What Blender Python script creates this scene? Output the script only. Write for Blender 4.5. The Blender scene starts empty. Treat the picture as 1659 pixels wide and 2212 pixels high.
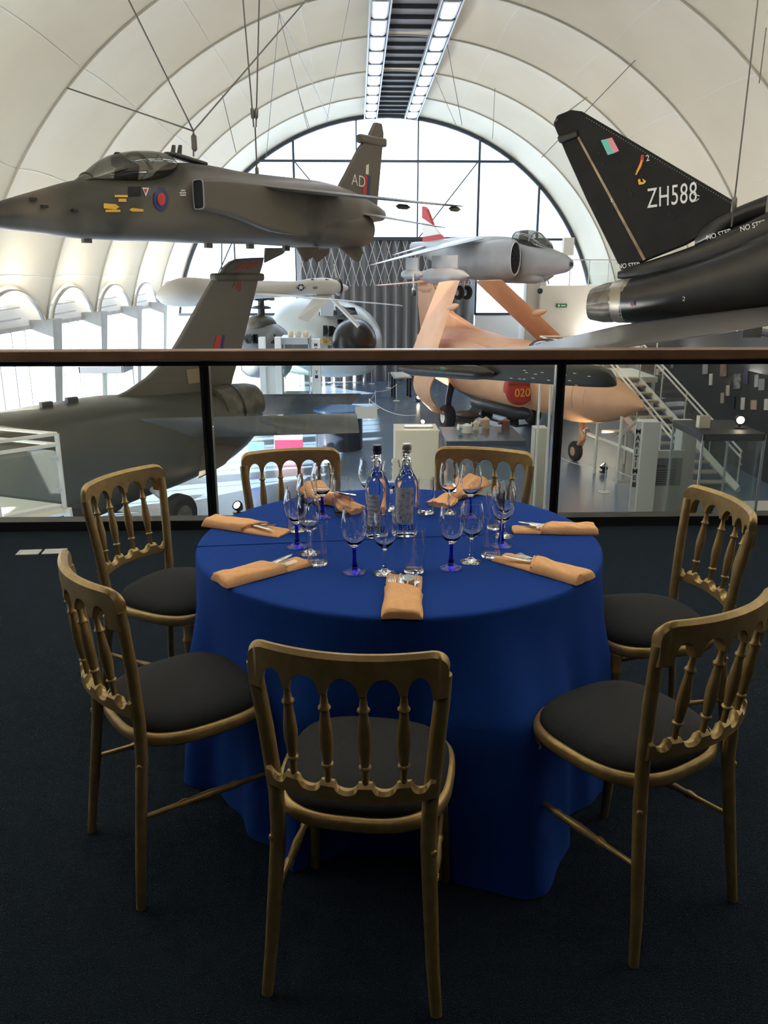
import bpy, bmesh, math, random
from math import sin, cos, tan, pi, radians, sqrt, atan2, hypot
from mathutils import Vector, Matrix
random.seed(7)
S = bpy.context.scene
COL = S.collection

# ------------------------------------------------------------------ camera
FPX, PITCH, YAW, EYE = 1790.0, radians(16.2), radians(1.77), 1.63
CAM = Vector((0, 0, EYE))
FW = Vector((sin(YAW)*cos(PITCH), cos(YAW)*cos(PITCH), -sin(PITCH)))
RT = Vector((cos(YAW), -sin(YAW), 0)); UP = RT.cross(FW)
cd = bpy.data.cameras.new('camera'); cam = bpy.data.objects.new('camera', cd); COL.objects.link(cam)
cd.sensor_fit = 'HORIZONTAL'; cd.sensor_width = 36.0; cd.lens = FPX/1659*36.0
cd.clip_start = .05; cd.clip_end = 300
cam.matrix_world = Matrix(((RT.x, UP.x, -FW.x, CAM.x), (RT.y, UP.y, -FW.y, CAM.y), (RT.z, UP.z, -FW.z, CAM.z), (0, 0, 0, 1)))
S.camera = cam
S.view_settings.view_transform = 'Standard'; S.view_settings.look = 'None'
S.view_settings.gamma = 1.0; S.view_settings.exposure = 0.0
S.view_settings.use_curve_mapping = False

# ------------------------------------------------------------------ sky outside the end window
W = bpy.data.worlds.new('sky'); S.world = W; W.use_nodes = True
bg = W.node_tree.nodes['Background']
bg.inputs[0].default_value = (.66, .81, 1.0, 1); bg.inputs[1].default_value = 4.6

# ------------------------------------------------------------------ lamps
def area(name, loc, target, sx, sy, power, color=(1, 1, 1), portal=False, spread=180):
    l = bpy.data.lights.new(name, 'AREA'); l.shape = 'RECTANGLE'; l.size = sx; l.size_y = sy
    l.energy = power; l.color = color; l.spread = radians(spread)
    o = bpy.data.objects.new(name, l); COL.objects.link(o); o.location = loc
    d = Vector(target)-Vector(loc); o.rotation_euler = d.to_track_quat('-Z', 'Y').to_euler()
    if portal: l.cycles.is_portal = True
    return o
def spot(name, loc, target, power, color=(1, .85, .65), ang=50, r=.08):
    l = bpy.data.lights.new(name, 'SPOT'); l.energy = power; l.color = color; l.spot_size = radians(ang)
    l.spot_blend = .5; l.shadow_soft_size = r
    o = bpy.data.objects.new(name, l); COL.objects.link(o); o.location = loc
    d = Vector(target)-Vector(loc); o.rotation_euler = d.to_track_quat('-Z', 'Y').to_euler()
    return o
VX, VZ, VR, GZ = 1.565, -2.0, 11.13, -4.0     # vault axis, radius, ground floor height
DAY = (.82, .91, 1.0)
area('window_daylight_portal', (VX, 44.9, 3.5), (VX, 0, 3.5), 21, 12, 1, portal=True)
area('roof_light_row_lamp', (.72, 31, 8.7), (.72, 31, 0), .3, 26, 270, (.95, .97, 1.0))
area('roof_light_row_lamp', (2.72, 31, 8.7), (2.72, 31, 0), .3, 26, 270, (.95, .97, 1.0))
for yy, e_ in ((3.4, 620), (8.6, 480)):  # unseen uplights, added to brighten the vault and table near the camera
    area('added_gallery_fill', (-7.6, yy, 1.2), (-3.0, yy, 8.5), .4, 2.4, e_, (1, .96, .86), spread=110); area('added_gallery_fill', (10.6, yy, 1.2), (6.0, yy, 8.5), .4, 2.4, e_, (1, .96, .86), spread=110)
for yy in (12, 18.4, 23.4, 28.2, 33.2, 38.2, 42.8):
    area('wall_uplight_lamp', (-8.9, yy, .35), (-5.6, yy, 8), .3, 1.6, 110 if yy > 15 else 100, (1.0, .92, .79))
    area('wall_uplight_lamp', (11.6, yy, -1.0), (8.2, yy, 8), .8, 2.6, 110 if yy > 15 else 100, (1.0, .92, .79))
area('side_window_daylight_portal', (-9.5, 23, -1.9), (0, 23, -1.9), 44, 4.2, 1, portal=True)
sl = bpy.data.lights.new('low_sun', 'SUN'); sl.energy = 60; sl.angle = radians(.6); sl.color = (1, .93, .82)
so = bpy.data.objects.new('low_sun', sl); COL.objects.link(so); so.rotation_euler = Vector((.94, .33, -.36)).to_track_quat('-Z', 'Y').to_euler()

# ------------------------------------------------------------------ pixel <-> place helpers (frame 1659 x 2212)
def ray(x, y): return FW + RT*((x-829.5)/FPX) - UP*((y-1106)/FPX)
def uz(x, y, z): r = ray(x, y); return CAM + r*((z-EYE)/r.z)
def uy(x, y, Y): r = ray(x, y); return CAM + r*(Y/r.y)
def ux(x, y, X): r = ray(x, y); return CAM + r*(X/r.x)

# ------------------------------------------------------------------ materials
MATS = {}
def mat(name, col, rough=.5, metal=0., col2=None, scale=8., bump=0., bscale=60., lo=.4, hi=.6, spec=.5, coat=0., detail=4., emit=0.):
    if name in MATS: return MATS[name]
    m = bpy.data.materials.new(name); m.use_nodes = True; nt = m.node_tree; b = nt.nodes['Principled BSDF']
    b.inputs['Base Color'].default_value = (*col, 1); b.inputs['Roughness'].default_value = rough
    b.inputs['Metallic'].default_value = metal; b.inputs['Specular IOR Level'].default_value = spec
    b.inputs['Coat Weight'].default_value = coat
    tc = nt.nodes.new('ShaderNodeTexCoord')
    if col2:
        n = nt.nodes.new('ShaderNodeTexNoise'); n.inputs['Scale'].default_value = scale; n.inputs['Detail'].default_value = detail
        r = nt.nodes.new('ShaderNodeValToRGB'); r.color_ramp.elements[0].position = lo; r.color_ramp.elements[1].position = hi
        r.color_ramp.elements[0].color = (*col, 1); r.color_ramp.elements[1].color = (*col2, 1)
        nt.links.new(tc.outputs['Object'], n.inputs['Vector']); nt.links.new(n.outputs['Fac'], r.inputs['Fac'])
        nt.links.new(r.outputs['Color'], b.inputs['Base Color'])
    if bump:
        n2 = nt.nodes.new('ShaderNodeTexNoise'); n2.inputs['Scale'].default_value = bscale; n2.inputs['Detail'].default_value = 3
        bp = nt.nodes.new('ShaderNodeBump'); bp.inputs['Strength'].default_value = bump; bp.inputs['Distance'].default_value = .02
        nt.links.new(tc.outputs['Object'], n2.inputs['Vector']); nt.links.new(n2.outputs['Fac'], bp.inputs['Height'])
        nt.links.new(bp.outputs['Normal'], b.inputs['Normal'])
    if emit:
        b.inputs['Emission Color'].default_value = (*col, 1); b.inputs['Emission Strength'].default_value = emit
    MATS[name] = m; return m
def pane_mat(name, tint=(1, 1, 1), refl=.06, rough=.0, haze=0.):
    if name in MATS: return MATS[name]
    m = bpy.data.materials.new(name); m.use_nodes = True; nt = m.node_tree; nt.nodes.clear()
    o = nt.nodes.new('ShaderNodeOutputMaterial'); t = nt.nodes.new('ShaderNodeBsdfTransparent'); g = nt.nodes.new('ShaderNodeBsdfGlossy')
    t.inputs[0].default_value = (*tint, 1); g.inputs['Roughness'].default_value = rough
    mx = nt.nodes.new('ShaderNodeMixShader'); lw = nt.nodes.new('ShaderNodeLayerWeight'); lw.inputs['Blend'].default_value = .5
    pw = nt.nodes.new('ShaderNodeMath'); pw.operation = 'POWER'; pw.inputs[1].default_value = 4.5; nt.links.new(lw.outputs['Facing'], pw.inputs[0])
    ma = nt.nodes.new('ShaderNodeMath'); ma.operation = 'MULTIPLY_ADD'; ma.inputs[1].default_value = .55; ma.inputs[2].default_value = refl*.5; nt.links.new(pw.outputs[0], ma.inputs[0])
    nt.links.new(ma.outputs[0], mx.inputs[0]); nt.links.new(t.outputs[0], mx.inputs[1]); nt.links.new(g.outputs[0], mx.inputs[2])
    last = mx
    if haze:
        d = nt.nodes.new('ShaderNodeBsdfDiffuse'); d.inputs[0].default_value = (.8, .8, .75, 1)
        m2 = nt.nodes.new('ShaderNodeMixShader'); m2.inputs[0].default_value = haze
        nt.links.new(mx.outputs[0], m2.inputs[1]); nt.links.new(d.outputs[0], m2.inputs[2]); last = m2
    nt.links.new(last.outputs[0], o.inputs[0]); MATS[name] = m; return m
def glass_mat(name, col=(1, 1, 1), ior=1.45, rough=0.):
    if name in MATS: return MATS[name]
    m = bpy.data.materials.new(name); m.use_nodes = True; b = m.node_tree.nodes['Principled BSDF']
    b.inputs['Base Color'].default_value = (*col, 1); b.inputs['Transmission Weight'].default_value = 1; b.inputs['Roughness'].default_value = rough
    b.inputs['IOR'].default_value = ior; MATS[name] = m; return m

M_VAULT = mat('white_roof_fabric', (.70, .64, .51), .75, col2=(.73, .67, .54), scale=.5, spec=.2)
M_RIB = mat('grey_rib_seam', (.46, .43, .36), .6)
M_WHITE = mat('white_paint', (.80, .78, .73), .5)
M_CREAM = mat('cream_paint', (.72, .64, .48), .5)
M_CONC = mat('concrete', (.36, .35, .32), .8, col2=(.42, .41, .38), scale=2)
M_DARK = mat('dark_frame_paint', (.035, .045, .06), .4)
M_BLACK = mat('black_metal', (.012, .012, .014), .35)
M_LOUV = mat('grey_roof_louvre', (.30, .30, .32), .6)
M_GALV = mat('pale_metal', (.55, .57, .60), .4, .3)
M_STEEL = mat('polished_steel', (.75, .74, .72), .18, 1.0)
M_LAMP = mat('lit_lamp', (.86, .93, 1.0), .5, emit=1.5)
M_LAMPW = mat('lit_warm_lamp', (1, .80, .55), .5, emit=30.)
M_PANEL = mat('lit_glazed_panel', (1, .97, .90), .5, emit=5)
M_FLOOR = mat('polished_blue_grey_floor', (.12, .18, .27), .24, col2=(.135, .20, .295), scale=.6, spec=.6)
M_CARPET = mat('dark_blue_carpet', (.008, .017, .032), .95, col2=(.085, .11, .15), scale=260, lo=.58, hi=.82, bump=.9, bscale=200, spec=.1, detail=2)
M_WOOD = mat('handrail_wood', (.13, .068, .038), .34, col2=(.165, .09, .052), scale=6, spec=.6)
M_GOLD = mat('gold_painted_wood', (.30, .21, .085), .40, .5, col2=(.36, .255, .11), scale=30, bump=.07, bscale=220, spec=.5)
M_SEAT = mat('charcoal_seat_fabric', (.018, .021, .027), .92, col2=(.025, .028, .034), scale=300, bump=.3, bscale=500, spec=.2)
M_CLOTH = mat('royal_blue_cloth', (.005, .040, .26), .9, col2=(.007, .047, .285), scale=400, bump=.25, bscale=700, spec=.12)
M_NAP = mat('peach_napkin_linen', (.84, .47, .25), .9, col2=(.88, .51, .28), scale=90, bump=.35, bscale=500, spec=.15)
M_GLASS = glass_mat('clear_glass')
M_BLUEG = glass_mat('cobalt_glass', (.01, .015, .55))
M_RAILG = pane_mat('balustrade_glass', (.93, .95, .94), .075, haze=.02)
M_CASEG = pane_mat('case_glass', (.93, .96, .95), .08, haze=.02)
M_WING = pane_mat('window_glass', (.97, .985, 1), .05)
M_CAMO = mat('grey_green_camouflage', (.048, .045, .036), .45, col2=(.108, .092, .072), scale=.30, lo=.47, hi=.53, spec=.45)
M_CAMO2 = mat('grey_brown_camouflage', (.060, .060, .050), .42, col2=(.098, .086, .068), scale=.35, lo=.47, hi=.53, spec=.5)
M_BLKAC = mat('glossy_black_paint', (.008, .008, .008), .30, col2=(.013, .012, .011), scale=3, spec=.4)
M_BURNT = mat('burnt_grey_metal', (.16, .145, .12), .45, .4, col2=(.10, .09, .075), scale=5)
M_GREYAC = mat('light_grey_aircraft_paint', (.33, .335, .34), .42, col2=(.28, .285, .29), scale=1.2)
M_WINGAC = mat('dark_grey_wing_paint', (.075, .075, .08), .3, col2=(.062, .062, .066), scale=2)
M_PINK = mat('desert_pink_paint', (.63, .33, .175), .5, col2=(.68, .37, .20), scale=1.5)
M_DRONE = mat('off_white_drone_paint', (.62, .60, .55), .4)
M_PALE = mat('pale_grey_aircraft_paint', (.40, .43, .44), .35)
M_RUBBER = mat('tyre_rubber', (.02, .02, .02), .8)
M_RED = mat('red_paint', (.45, .03, .025), .5)
M_DRED = mat('dull_red_paint', (.25, .03, .02), .6)
M_BLUE = mat('roundel_blue_paint', (.02, .03, .10), .5)
M_YEL = mat('yellow_paint', (.75, .42, .04), .5)
M_LETW = mat('white_lettering', (.75, .75, .72), .5)
M_LETB = mat('black_lettering', (.02, .02, .025), .5)
M_HOLE = mat('dark_opening', (.008, .008, .01), .8)
M_COCK = pane_mat('canopy_glass', (.34, .34, .30), .25)
M_FIN = mat('satin_black_fin_paint', (.007, .007, .007), .55, col2=(.012, .011, .010), scale=3, spec=.2)
M_DOOR = mat('grey_door_panel', (.20, .20, .205), .5, .2)
M_DWALL = mat('charcoal_display_wall', (.035, .037, .042), .6)
M_GREY = mat('mid_grey_board', (.28, .29, .30), .5)
M_CAB = mat('cable_steel', (.16, .15, .14), .4, .6)

# ------------------------------------------------------------------ mesh helpers
class MB:
    def __init__(s): s.v = []; s.f = []
    def add(s, vs, fs):
        o = len(s.v); s.v += [Vector(v) for v in vs]; s.f += [tuple(i+o for i in f) for f in fs]; return s
    def box(s, c, d, rz=0, rx=0, ry=0):
        m = Matrix.Translation(c) @ Matrix.Rotation(rz, 4, 'Z') @ Matrix.Rotation(rx, 4, 'X') @ Matrix.Rotation(ry, 4, 'Y')
        vs = [m @ Vector((x*d[0]/2, y*d[1]/2, z*d[2]/2)) for z in (-1, 1) for y in (-1, 1) for x in (-1, 1)]
        return s.add(vs, [(0, 2, 3, 1), (4, 5, 7, 6), (0, 1, 5, 4), (2, 6, 7, 3), (0, 4, 6, 2), (1, 3, 7, 5)])
    def rings(s, R, cap=True, closed=False):
        n = len(R[0]); o = len(s.v)
        for r in R: s.v += [Vector(v) for v in r]
        m = len(R)
        for i in range(m if closed else m-1):
            for j in range(n):
                a = o+i*n+j; b = o+i*n+(j+1) % n; i2 = (i+1) % m; c = o+i2*n+(j+1) % n; d = o+i2*n+j
                s.f.append((a, b, c, d))
        if cap and not closed:
            s.f.append(tuple(o+j for j in range(n))[::-1]); s.f.append(tuple(o+(m-1)*n+j for j in range(n)))
        return s
    def tube(s, P, r, n=10, cap=True, flat=1., closed=False):
        P = [Vector(p) for p in P]; m = len(P); rs = r if isinstance(r, (list, tuple)) else [r]*m; R = []
        up = None
        for i in range(m):
            if closed: t = P[(i+1) % m]-P[i-1]
            else: t = P[min(i+1, m-1)]-P[max(i-1, 0)]
            t.normalize()
            if up is None: up = Vector((0, 0, 1)) if abs(t.z) < .9 else Vector((0, 1, 0))
            a = t.cross(up).normalized(); b = a.cross(t).normalized(); up = b
            R.append([P[i]+a*(cos(2*pi*k/n)*rs[i])+b*(sin(2*pi*k/n)*rs[i]*flat) for k in range(n)])
        return s.rings(R, cap, closed)
    def lathe(s, prof, c=(0, 0, 0), n=28, cap=False):
        c = Vector(c); return s.rings([[c+Vector((r*cos(2*pi*k/n), r*sin(2*pi*k/n), z)) for k in range(n)] for r, z in prof], cap)
    def lathe_ax(s, prof, p, ax, n=16, cap=True):
        p = Vector(p); ax = Vector(ax).normalized(); a = ax.orthogonal().normalized(); b = ax.cross(a)
        return s.rings([[p+ax*t+a*(cos(2*pi*k/n)*r)+b*(sin(2*pi*k/n)*r) for k in range(n)] for r, t in prof], cap)
    def prism(s, poly, d):
        n = len(poly); d = Vector(d); vs = [Vector(p)-d/2 for p in poly]+[Vector(p)+d/2 for p in poly]
        return s.add(vs, [tuple(range(n))[::-1], tuple(range(n, 2*n))]+[(i, (i+1) % n, n+(i+1) % n, n+i) for i in range(n)])
    def wing(s, rLE, rTE, tLE, tTE, tr, tt, up=(0, 0, 1), k=8):
        rLE, rTE, tLE, tTE = map(Vector, (rLE, rTE, tLE, tTE)); up = Vector(up)
        def sec(le, te, t):
            top = []; bot = []
            for i in range(k+1):
                u = i/k; h = t*(sqrt(u)*1.48-u*.9-u*u*.55)*1.0 if u < 1 else t*.03
                h = max(h, t*.03)
                p = le.lerp(te, u); top.append(p+up*h*.6); bot.append(p-up*h*.4)
            return top+bot[::-1]
        return s.rings([sec(rLE.lerp(tLE, q), rTE.lerp(tTE, q), tr+(tt-tr)*q) for q in (0, .25, .5, .75, 1)])
    def build(s, name, m, parent=None, world=False, smooth=True, ang=35, bevel=0):
        vs = s.v
        if parent is not None and world:
            inv = (Matrix.Translation(parent.location) @ parent.rotation_euler.to_matrix().to_4x4()).inverted()
            vs = [inv @ v for v in vs]
        off = Vector((0, 0, 0))
        if parent is None:
            off = Vector(((min(v.x for v in vs)+max(v.x for v in vs))/2, (min(v.y for v in vs)+max(v.y for v in vs))/2, min(v.z for v in vs)))
            vs = [v-off for v in vs]
        me = bpy.data.meshes.new(name); me.from_pydata([tuple(v) for v in vs], [], s.f); me.materials.append(m)
        bm = bmesh.new(); bm.from_mesh(me)
        bmesh.ops.remove_doubles(bm, verts=bm.verts, dist=1e-6)
        bmesh.ops.recalc_face_normals(bm, faces=bm.faces)
        bm.to_mesh(me); bm.free()
        if smooth:
            me.shade_smooth(); me.set_sharp_from_angle(angle=radians(ang))
        o = bpy.data.objects.new(name, me); COL.objects.link(o)
        if parent is not None: o.parent = parent
        o.location = off
        if bevel:
            b = o.modifiers.new('bevel', 'BEVEL'); b.width = bevel; b.segments = 2; b.limit_method = 'ANGLE'
        return o
def tag(o, label, cat, group=None, kind=None):
    if label: o['label'] = label
    if cat: o['category'] = cat
    if group: o['group'] = group
    if kind: o['kind'] = kind
    return o
def thing(name, label, cat, loc=(0, 0, 0), rz=0, group=None):
    o = bpy.data.objects.new(name, None); COL.objects.link(o); o.location = loc; o.rotation_euler = (0, 0, rz); o.empty_display_size = .1
    return tag(o, label, cat, group)
def copy_tree(o, parent=None):
    c = o.copy(); COL.objects.link(c)
    if parent: c.parent = parent
    for ch in [x for x in bpy.data.objects if x.parent == o]: copy_tree(ch, c)
    return c
def struct(name, mb, m, **k):
    o = mb.build(name, m, **k); o['kind'] = 'structure'; return o
def text_mesh(body, size, thick=.002, bold=0., spacing=1.0):
    c = bpy.data.curves.new('lettering', 'FONT'); c.body = body; c.size = size; c.extrude = thick; c.offset = bold*size
    c.align_x = 'CENTER'; c.align_y = 'CENTER'; c.space_character = spacing
    o = bpy.data.objects.new('lettering', c); COL.objects.link(o); bpy.context.view_layer.update()
    me = bpy.data.meshes.new_from_object(o.evaluated_get(bpy.context.evaluated_depsgraph_get()))
    bpy.data.objects.remove(o); return me
def text(body, size, mw, m, parent, name='lettering', local=True, thick=.002, bold=0., spacing=1.0, sx=1., fn=None):
    """mw: matrix in the parent's own space"""
    me = text_mesh(body, size, thick, bold, spacing); me.materials.clear(); me.materials.append(m)
    for v in me.vertices:
        p = mw @ Vector((v.co.x*sx, v.co.y, v.co.z)); v.co = fn(p) if fn else p
    o = bpy.data.objects.new(name, me); COL.objects.link(o); o.parent = parent; return o
def face_y(p, tilt=0):   # text upright, reading along +x, facing -y
    return Matrix.Translation(p) @ Matrix.Rotation(-tilt, 4, 'Y') @ Matrix.Rotation(pi/2, 4, 'X')
def lerp_tab(T, x):
    if x <= T[0][0]: return T[0][1:]
    for a, b in zip(T, T[1:]):
        if x <= b[0]:
            u = (x-a[0])/(b[0]-a[0]); return tuple(p+(q-p)*u for p, q in zip(a[1:], b[1:]))
    return T[-1][1:]

class Frame:
    """the upright centre plane of an aircraft: local x along (cos a, sin a), -y towards the gallery"""
    def __init__(s, P0, a):
        s.P = Vector(P0); s.a = a; s.ex = Vector((cos(a), sin(a), 0)); s.ey = Vector((-sin(a), cos(a), 0))
    def p(s, x, y, off=0.):
        r = ray(x, y); t = ((s.P-CAM).dot(s.ey)+off)/r.dot(s.ey); X = CAM+r*t-s.P
        return Vector((X.dot(s.ex), X.dot(s.ey), X.z))
    def w(s, P): X = Vector(P)-s.P; return Vector((X.dot(s.ex), X.dot(s.ey), X.z))
    def stations(s, T, off=0.):
        out = []
        for x, t, b, w, n in T:
            pt = s.p(x, t, off); pb = s.p(x, b, off); out.append(((pt.x+pb.x)/2, pt.z, pb.z, w, n))
        return sorted(out)
def body(mb, st, yc=0., n=28, cap=True, sub=4):
    """rounded hull through stations (x, top, bottom, half width, squareness)"""
    xs = []
    for a, b in zip(st, st[1:]):
        for k in range(sub): xs.append(a[0]+(b[0]-a[0])*k/sub)
    xs.append(st[-1][0]); R = []
    def sm(x):
        for i, (a, b) in enumerate(zip(st, st[1:])):
            if x <= b[0]:
                u = (x-a[0])/(b[0]-a[0]) if b[0] > a[0] else 0
                p0 = st[max(i-1, 0)]; p3 = st[min(i+2, len(st)-1)]; o = []
                for k in range(1, 5):
                    ma = (b[k]-p0[k])/(b[0]-p0[0])*(b[0]-a[0]); mb_ = (p3[k]-a[k])/(p3[0]-a[0])*(b[0]-a[0])
                    h = (2*u**3-3*u*u+1)*a[k]+(u**3-2*u*u+u)*ma+(-2*u**3+3*u*u)*b[k]+(u**3-u*u)*mb_
                    lo, hi = min(a[k], b[k]), max(a[k], b[k]); h = max(lo, min(hi, h)); o.append(h)
                return o
        return list(st[-1][1:])
    for x in xs:
        t, b, w, e = sm(x); c = (t+b)/2; h = max((t-b)/2, .004); ring = []
        for k in range(n):
            A = 2*pi*k/n; ca, sa = cos(A), sin(A)
            ring.append((x, yc+w*(abs(ca)**(2/e))*(1 if ca > 0 else -1), c+h*(abs(sa)**(2/e))*(1 if sa > 0 else -1)))
        R.append(ring)
    return mb.rings(R, cap)
def side_y(st, x, z, yc=0.):
    t, b, w, e = lerp_tab(st, x); c = (t+b)/2; h = max((t-b)/2, .01); v = min(abs((z-c)/h), .98)
    return yc-w*(1-v**e)**(1/e)
def decal(fr, st, polys, name, m, root, yc=0., lift=.012):
    """painted marking laid on the near side of a hull; polys in photograph outline order"""
    mb = MB()
    for P in polys:
        pts = []
        for (x, y) in P:
            q = fr.p(x, y, yc)
            for _ in range(3): q = fr.p(x, y, side_y(st, q.x, q.z, yc)-lift)
            pts.append(q)
        c = sum(pts, Vector())/len(pts); yy = side_y(st, c.x, c.z, yc)-lift; c = Vector((c.x, yy, c.z)); o = len(mb.v)
        mb.v += [c]+pts; mb.f += [(o, o+1+i, o+1+(i+1) % len(pts)) for i in range(len(pts))]
    return mb.build(name, m, root, smooth=False)
def ell(cx, cy, rx, ry, n=20): return [(cx+rx*cos(2*pi*k/n), cy+ry*sin(2*pi*k/n)) for k in range(n)]
def rect(x0, y0, x1, y1): return [(x0, y0), (x1, y0), (x1, y1), (x0, y1)]
# ================================================================== THE BUILDING
# gallery floor, kerb and balustrade
FY = 5.30
struct('floor', MB().box((1, 1.55, -.15), (14, 7.5, .3)), M_CARPET, smooth=False)
struct('trim_1', MB().box((1, FY-.02, .03), (14, .12, .07)), M_BLACK, smooth=False)
struct('wall_back', MB().box((1, -2.2, 1.3), (14, .2, 3.4)), M_DWALL, smooth=False)
struct('ceiling', MB().box((1, -.1, 3.1), (14, 4.2, .2)), M_DWALL, smooth=False)
area('gallery_ceiling_lamp', (-.6, -.3, 2.95), (-.2, 2.2, 0), 1.0, .4, 7.5, (1.0, .88, .70))
area('gallery_ceiling_lamp', (2.6, .6, 2.95), (1.5, 2.4, .3), 1.0, .4, 7.5, (1.0, .88, .70))
bal = thing('balustrade', 'long glass gallery balustrade with brown wooden handrail and black posts', 'railing', (1, FY, 0))
hr = MB().box((1, FY-.02, 1.128), (14, .13, .066)); hr.build('handrail', M_WOOD, bal, world=True, bevel=.008)
MB().box((1, FY, 1.078), (14, .05, .036)).build('top_channel', M_BLACK, bal, world=True)
PX = [-3.22, -.965, 1.29, 3.545]
for x in PX:
    MB().box((x, FY+.015, .56), (.026, .06, 1.0)).box((x-.022, FY, .56), (.014, .075, 1.0)).box((x+.022, FY, .56), (.014, .075, 1.0)).build('post', M_BLACK, bal, world=True)
for a, b in [(-5.4, PX[0]), (PX[0], PX[1]), (PX[1], PX[2]), (PX[2], PX[3]), (PX[3], 5.8)]:
    MB().box(((a+b)/2, FY, .56), (b-a-.06, .012, 1.0)).build('glass_panel', M_RAILG, bal, world=True)
p = uz(90, 1192, .004)
fb = thing('floor_box', 'small pair of pale metal floor socket lids in the carpet at far left', 'floor socket', (p.x, p.y, 0), .08)
for k in (-1, 1): MB().box((k*.075, 0, .003), (.13, .09, .006)).build('lid', M_GALV, fb)

# ground floor of the hall
struct('floor_hall', MB().box((1.5, 25, GZ-.1), (24, 42, .2)), M_FLOOR, smooth=False)
# vault: fabric bays between ribs
RIBS = [6.1, 11.1, 16.0, 20.9, 25.8, 30.6, 35.6, 40.4, 45.0]
def vpt(a, y, r=VR): return Vector((VX+r*cos(a), y, VZ+r*sin(a)))
ybays = [(1.2, 6.1)]+list(zip(RIBS, RIBS[1:]))
v = MB(); NA, NU = 84, 8
A0, A1 = radians(-5), radians(185)
cols = []
for (a, b) in ybays:
    for k in range(NU): cols.append((a+(b-a)*k/NU, VR+.30*sin(pi*k/NU), k/NU))
cols.append((45.0, VR, 0.))
o = 0
for y, r, u in cols:
    zl = .22+.90*max(0, sin(pi*u))**.6; a1 = pi-math.asin((zl-VZ)/VR)
    v.v += [vpt(A0+(a1-A0)*j/NA, y, r) for j in range(NA+1)]
for i in range(len(cols)-1):
    for j in range(NA):
        a = i*(NA+1)+j; v.f.append((a, a+1, a+NA+2, a+NA+1))
struct('ceiling_vault', v, M_VAULT, ang=20)
rb = MB()
for y in RIBS: rb.tube([vpt(A0+(radians(168.5)-A0)*j/60, y, VR-.02) for j in range(61)], .028, 6)
struct('trim_2', rb, M_RIB)
sm = MB()
for d in (18, 32, 46, 60, 74, 106, 120, 134, 148, 162):
    for (a, b) in ybays[2:]:
        sm.tube([vpt(radians(d), a+(b-a)*k/8, VR+.30*sin(pi*k/8)-.004) for k in range(9)], .010, 4, cap=False)
struct('trim_3', sm, M_WHITE)
# far end collar, glazing and mullions
YE = 45.0
e = MB(); e.tube([vpt(radians(-3+186*j/60), YE, VR-.10) for j in range(61)], .10, 8)
struct('trim_4', e, M_DARK)
g = MB(); pts = [(VX+(VR-.05)*cos(t), YE+.05, VZ+(VR-.05)*sin(t)) for t in [radians(8+164*j/48) for j in range(49)]]
g.prism(pts, (0, .02, 0)); struct('window_1', g, M_WING, smooth=False)
mu = MB()
for x in (-6.3, -3.15, 0, 3.1, 6.2, 9.3):
    zt = VZ+sqrt((VR-.1)**2-(x-VX)**2); zb = 3.21 if -3.2 < x < 6.1 and x != -3.15 else -.54
    mu.box((x, YE-.1, (zt+zb)/2), (.11 if x in (-3.15, 6.2, 9.3) else .07, .16, zt-zb))
for z in (6.94, 3.21, -.54):
    h = sqrt((VR-.1)**2-(z-VZ)**2)
    if z < 0:
        mu.box(((-3.15+VX-h)/2, YE-.1, z), (VX-h+3.15, .16, .13)); mu.box(((6.15+VX+h)/2, YE-.1, z), (VX+h-6.15, .16, .13))
    else: mu.box((VX, YE-.1, z), (2*h, .18, .12))
for (a, b) in [((3.1, 3.2), (6.1, 6.9)), ((-3.1, 6.9), (0, 3.3)), ((9.3, 3.2), (10.2, .4)), ((-6.3, 3.2), (-8.2, -.5)), ((9.0, 3.2), (8.6, -.5)), ((-6.9, 3.2), (-7.1, -.5))]:
    mu.tube([(a[0], YE-.3, a[1]), (b[0], YE-.3, b[1])], .035, 6)
struct('window_frame', mu, M_DARK, smooth=False)
# low end walls beside the folding door
struct('wall_end', MB().box((-6.3, YE, -2.3), (6.4, .3, 3.4)).box((9.3, YE, -2.3), (6.2, .3, 3.4)), M_WHITE, smooth=False)
# concertina door
dr = thing('folding_door', 'tall grey concertina hangar door with lattice across its upper half', 'door', (1.5, YE-.6, GZ))
dm = MB(); x0, x1 = -3.13, 6.1; n = 34; zz = [(-4, 3.15)]
P = [(x0+(x1-x0)*i/n, YE-.45-(.28 if i % 2 else 0)) for i in range(n+1)]
vs = []; fs = []
for i, (x, y) in enumerate(P): vs += [(x, y, GZ), (x, y, 3.15)]
for i in range(n): fs.append((2*i, 2*i+2, 2*i+3, 2*i+1))
dm.add(vs, fs); dm.build('pleated_panel', M_DOOR, dr, world=True, smooth=False)
lm = MB()
for k in range(22):
    xa = x0+(x1-x0)*k/22; w = (x1-x0)/22
    for (z0_, z1_) in ((.9, 3.1),):
        for sgn in (0, 1):
            lm.tube([(xa+(w*1.6 if sgn else 0), YE-.78, z0_), (xa+(0 if sgn else w*1.6), YE-.78, z1_)], .014, 4)
lm.build('lattice', M_GALV, dr, world=True)
MB().box((1.5, YE-.6, 3.22), (9.5, .5, .16)).build('door_track', M_DARK, dr, world=True)
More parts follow.
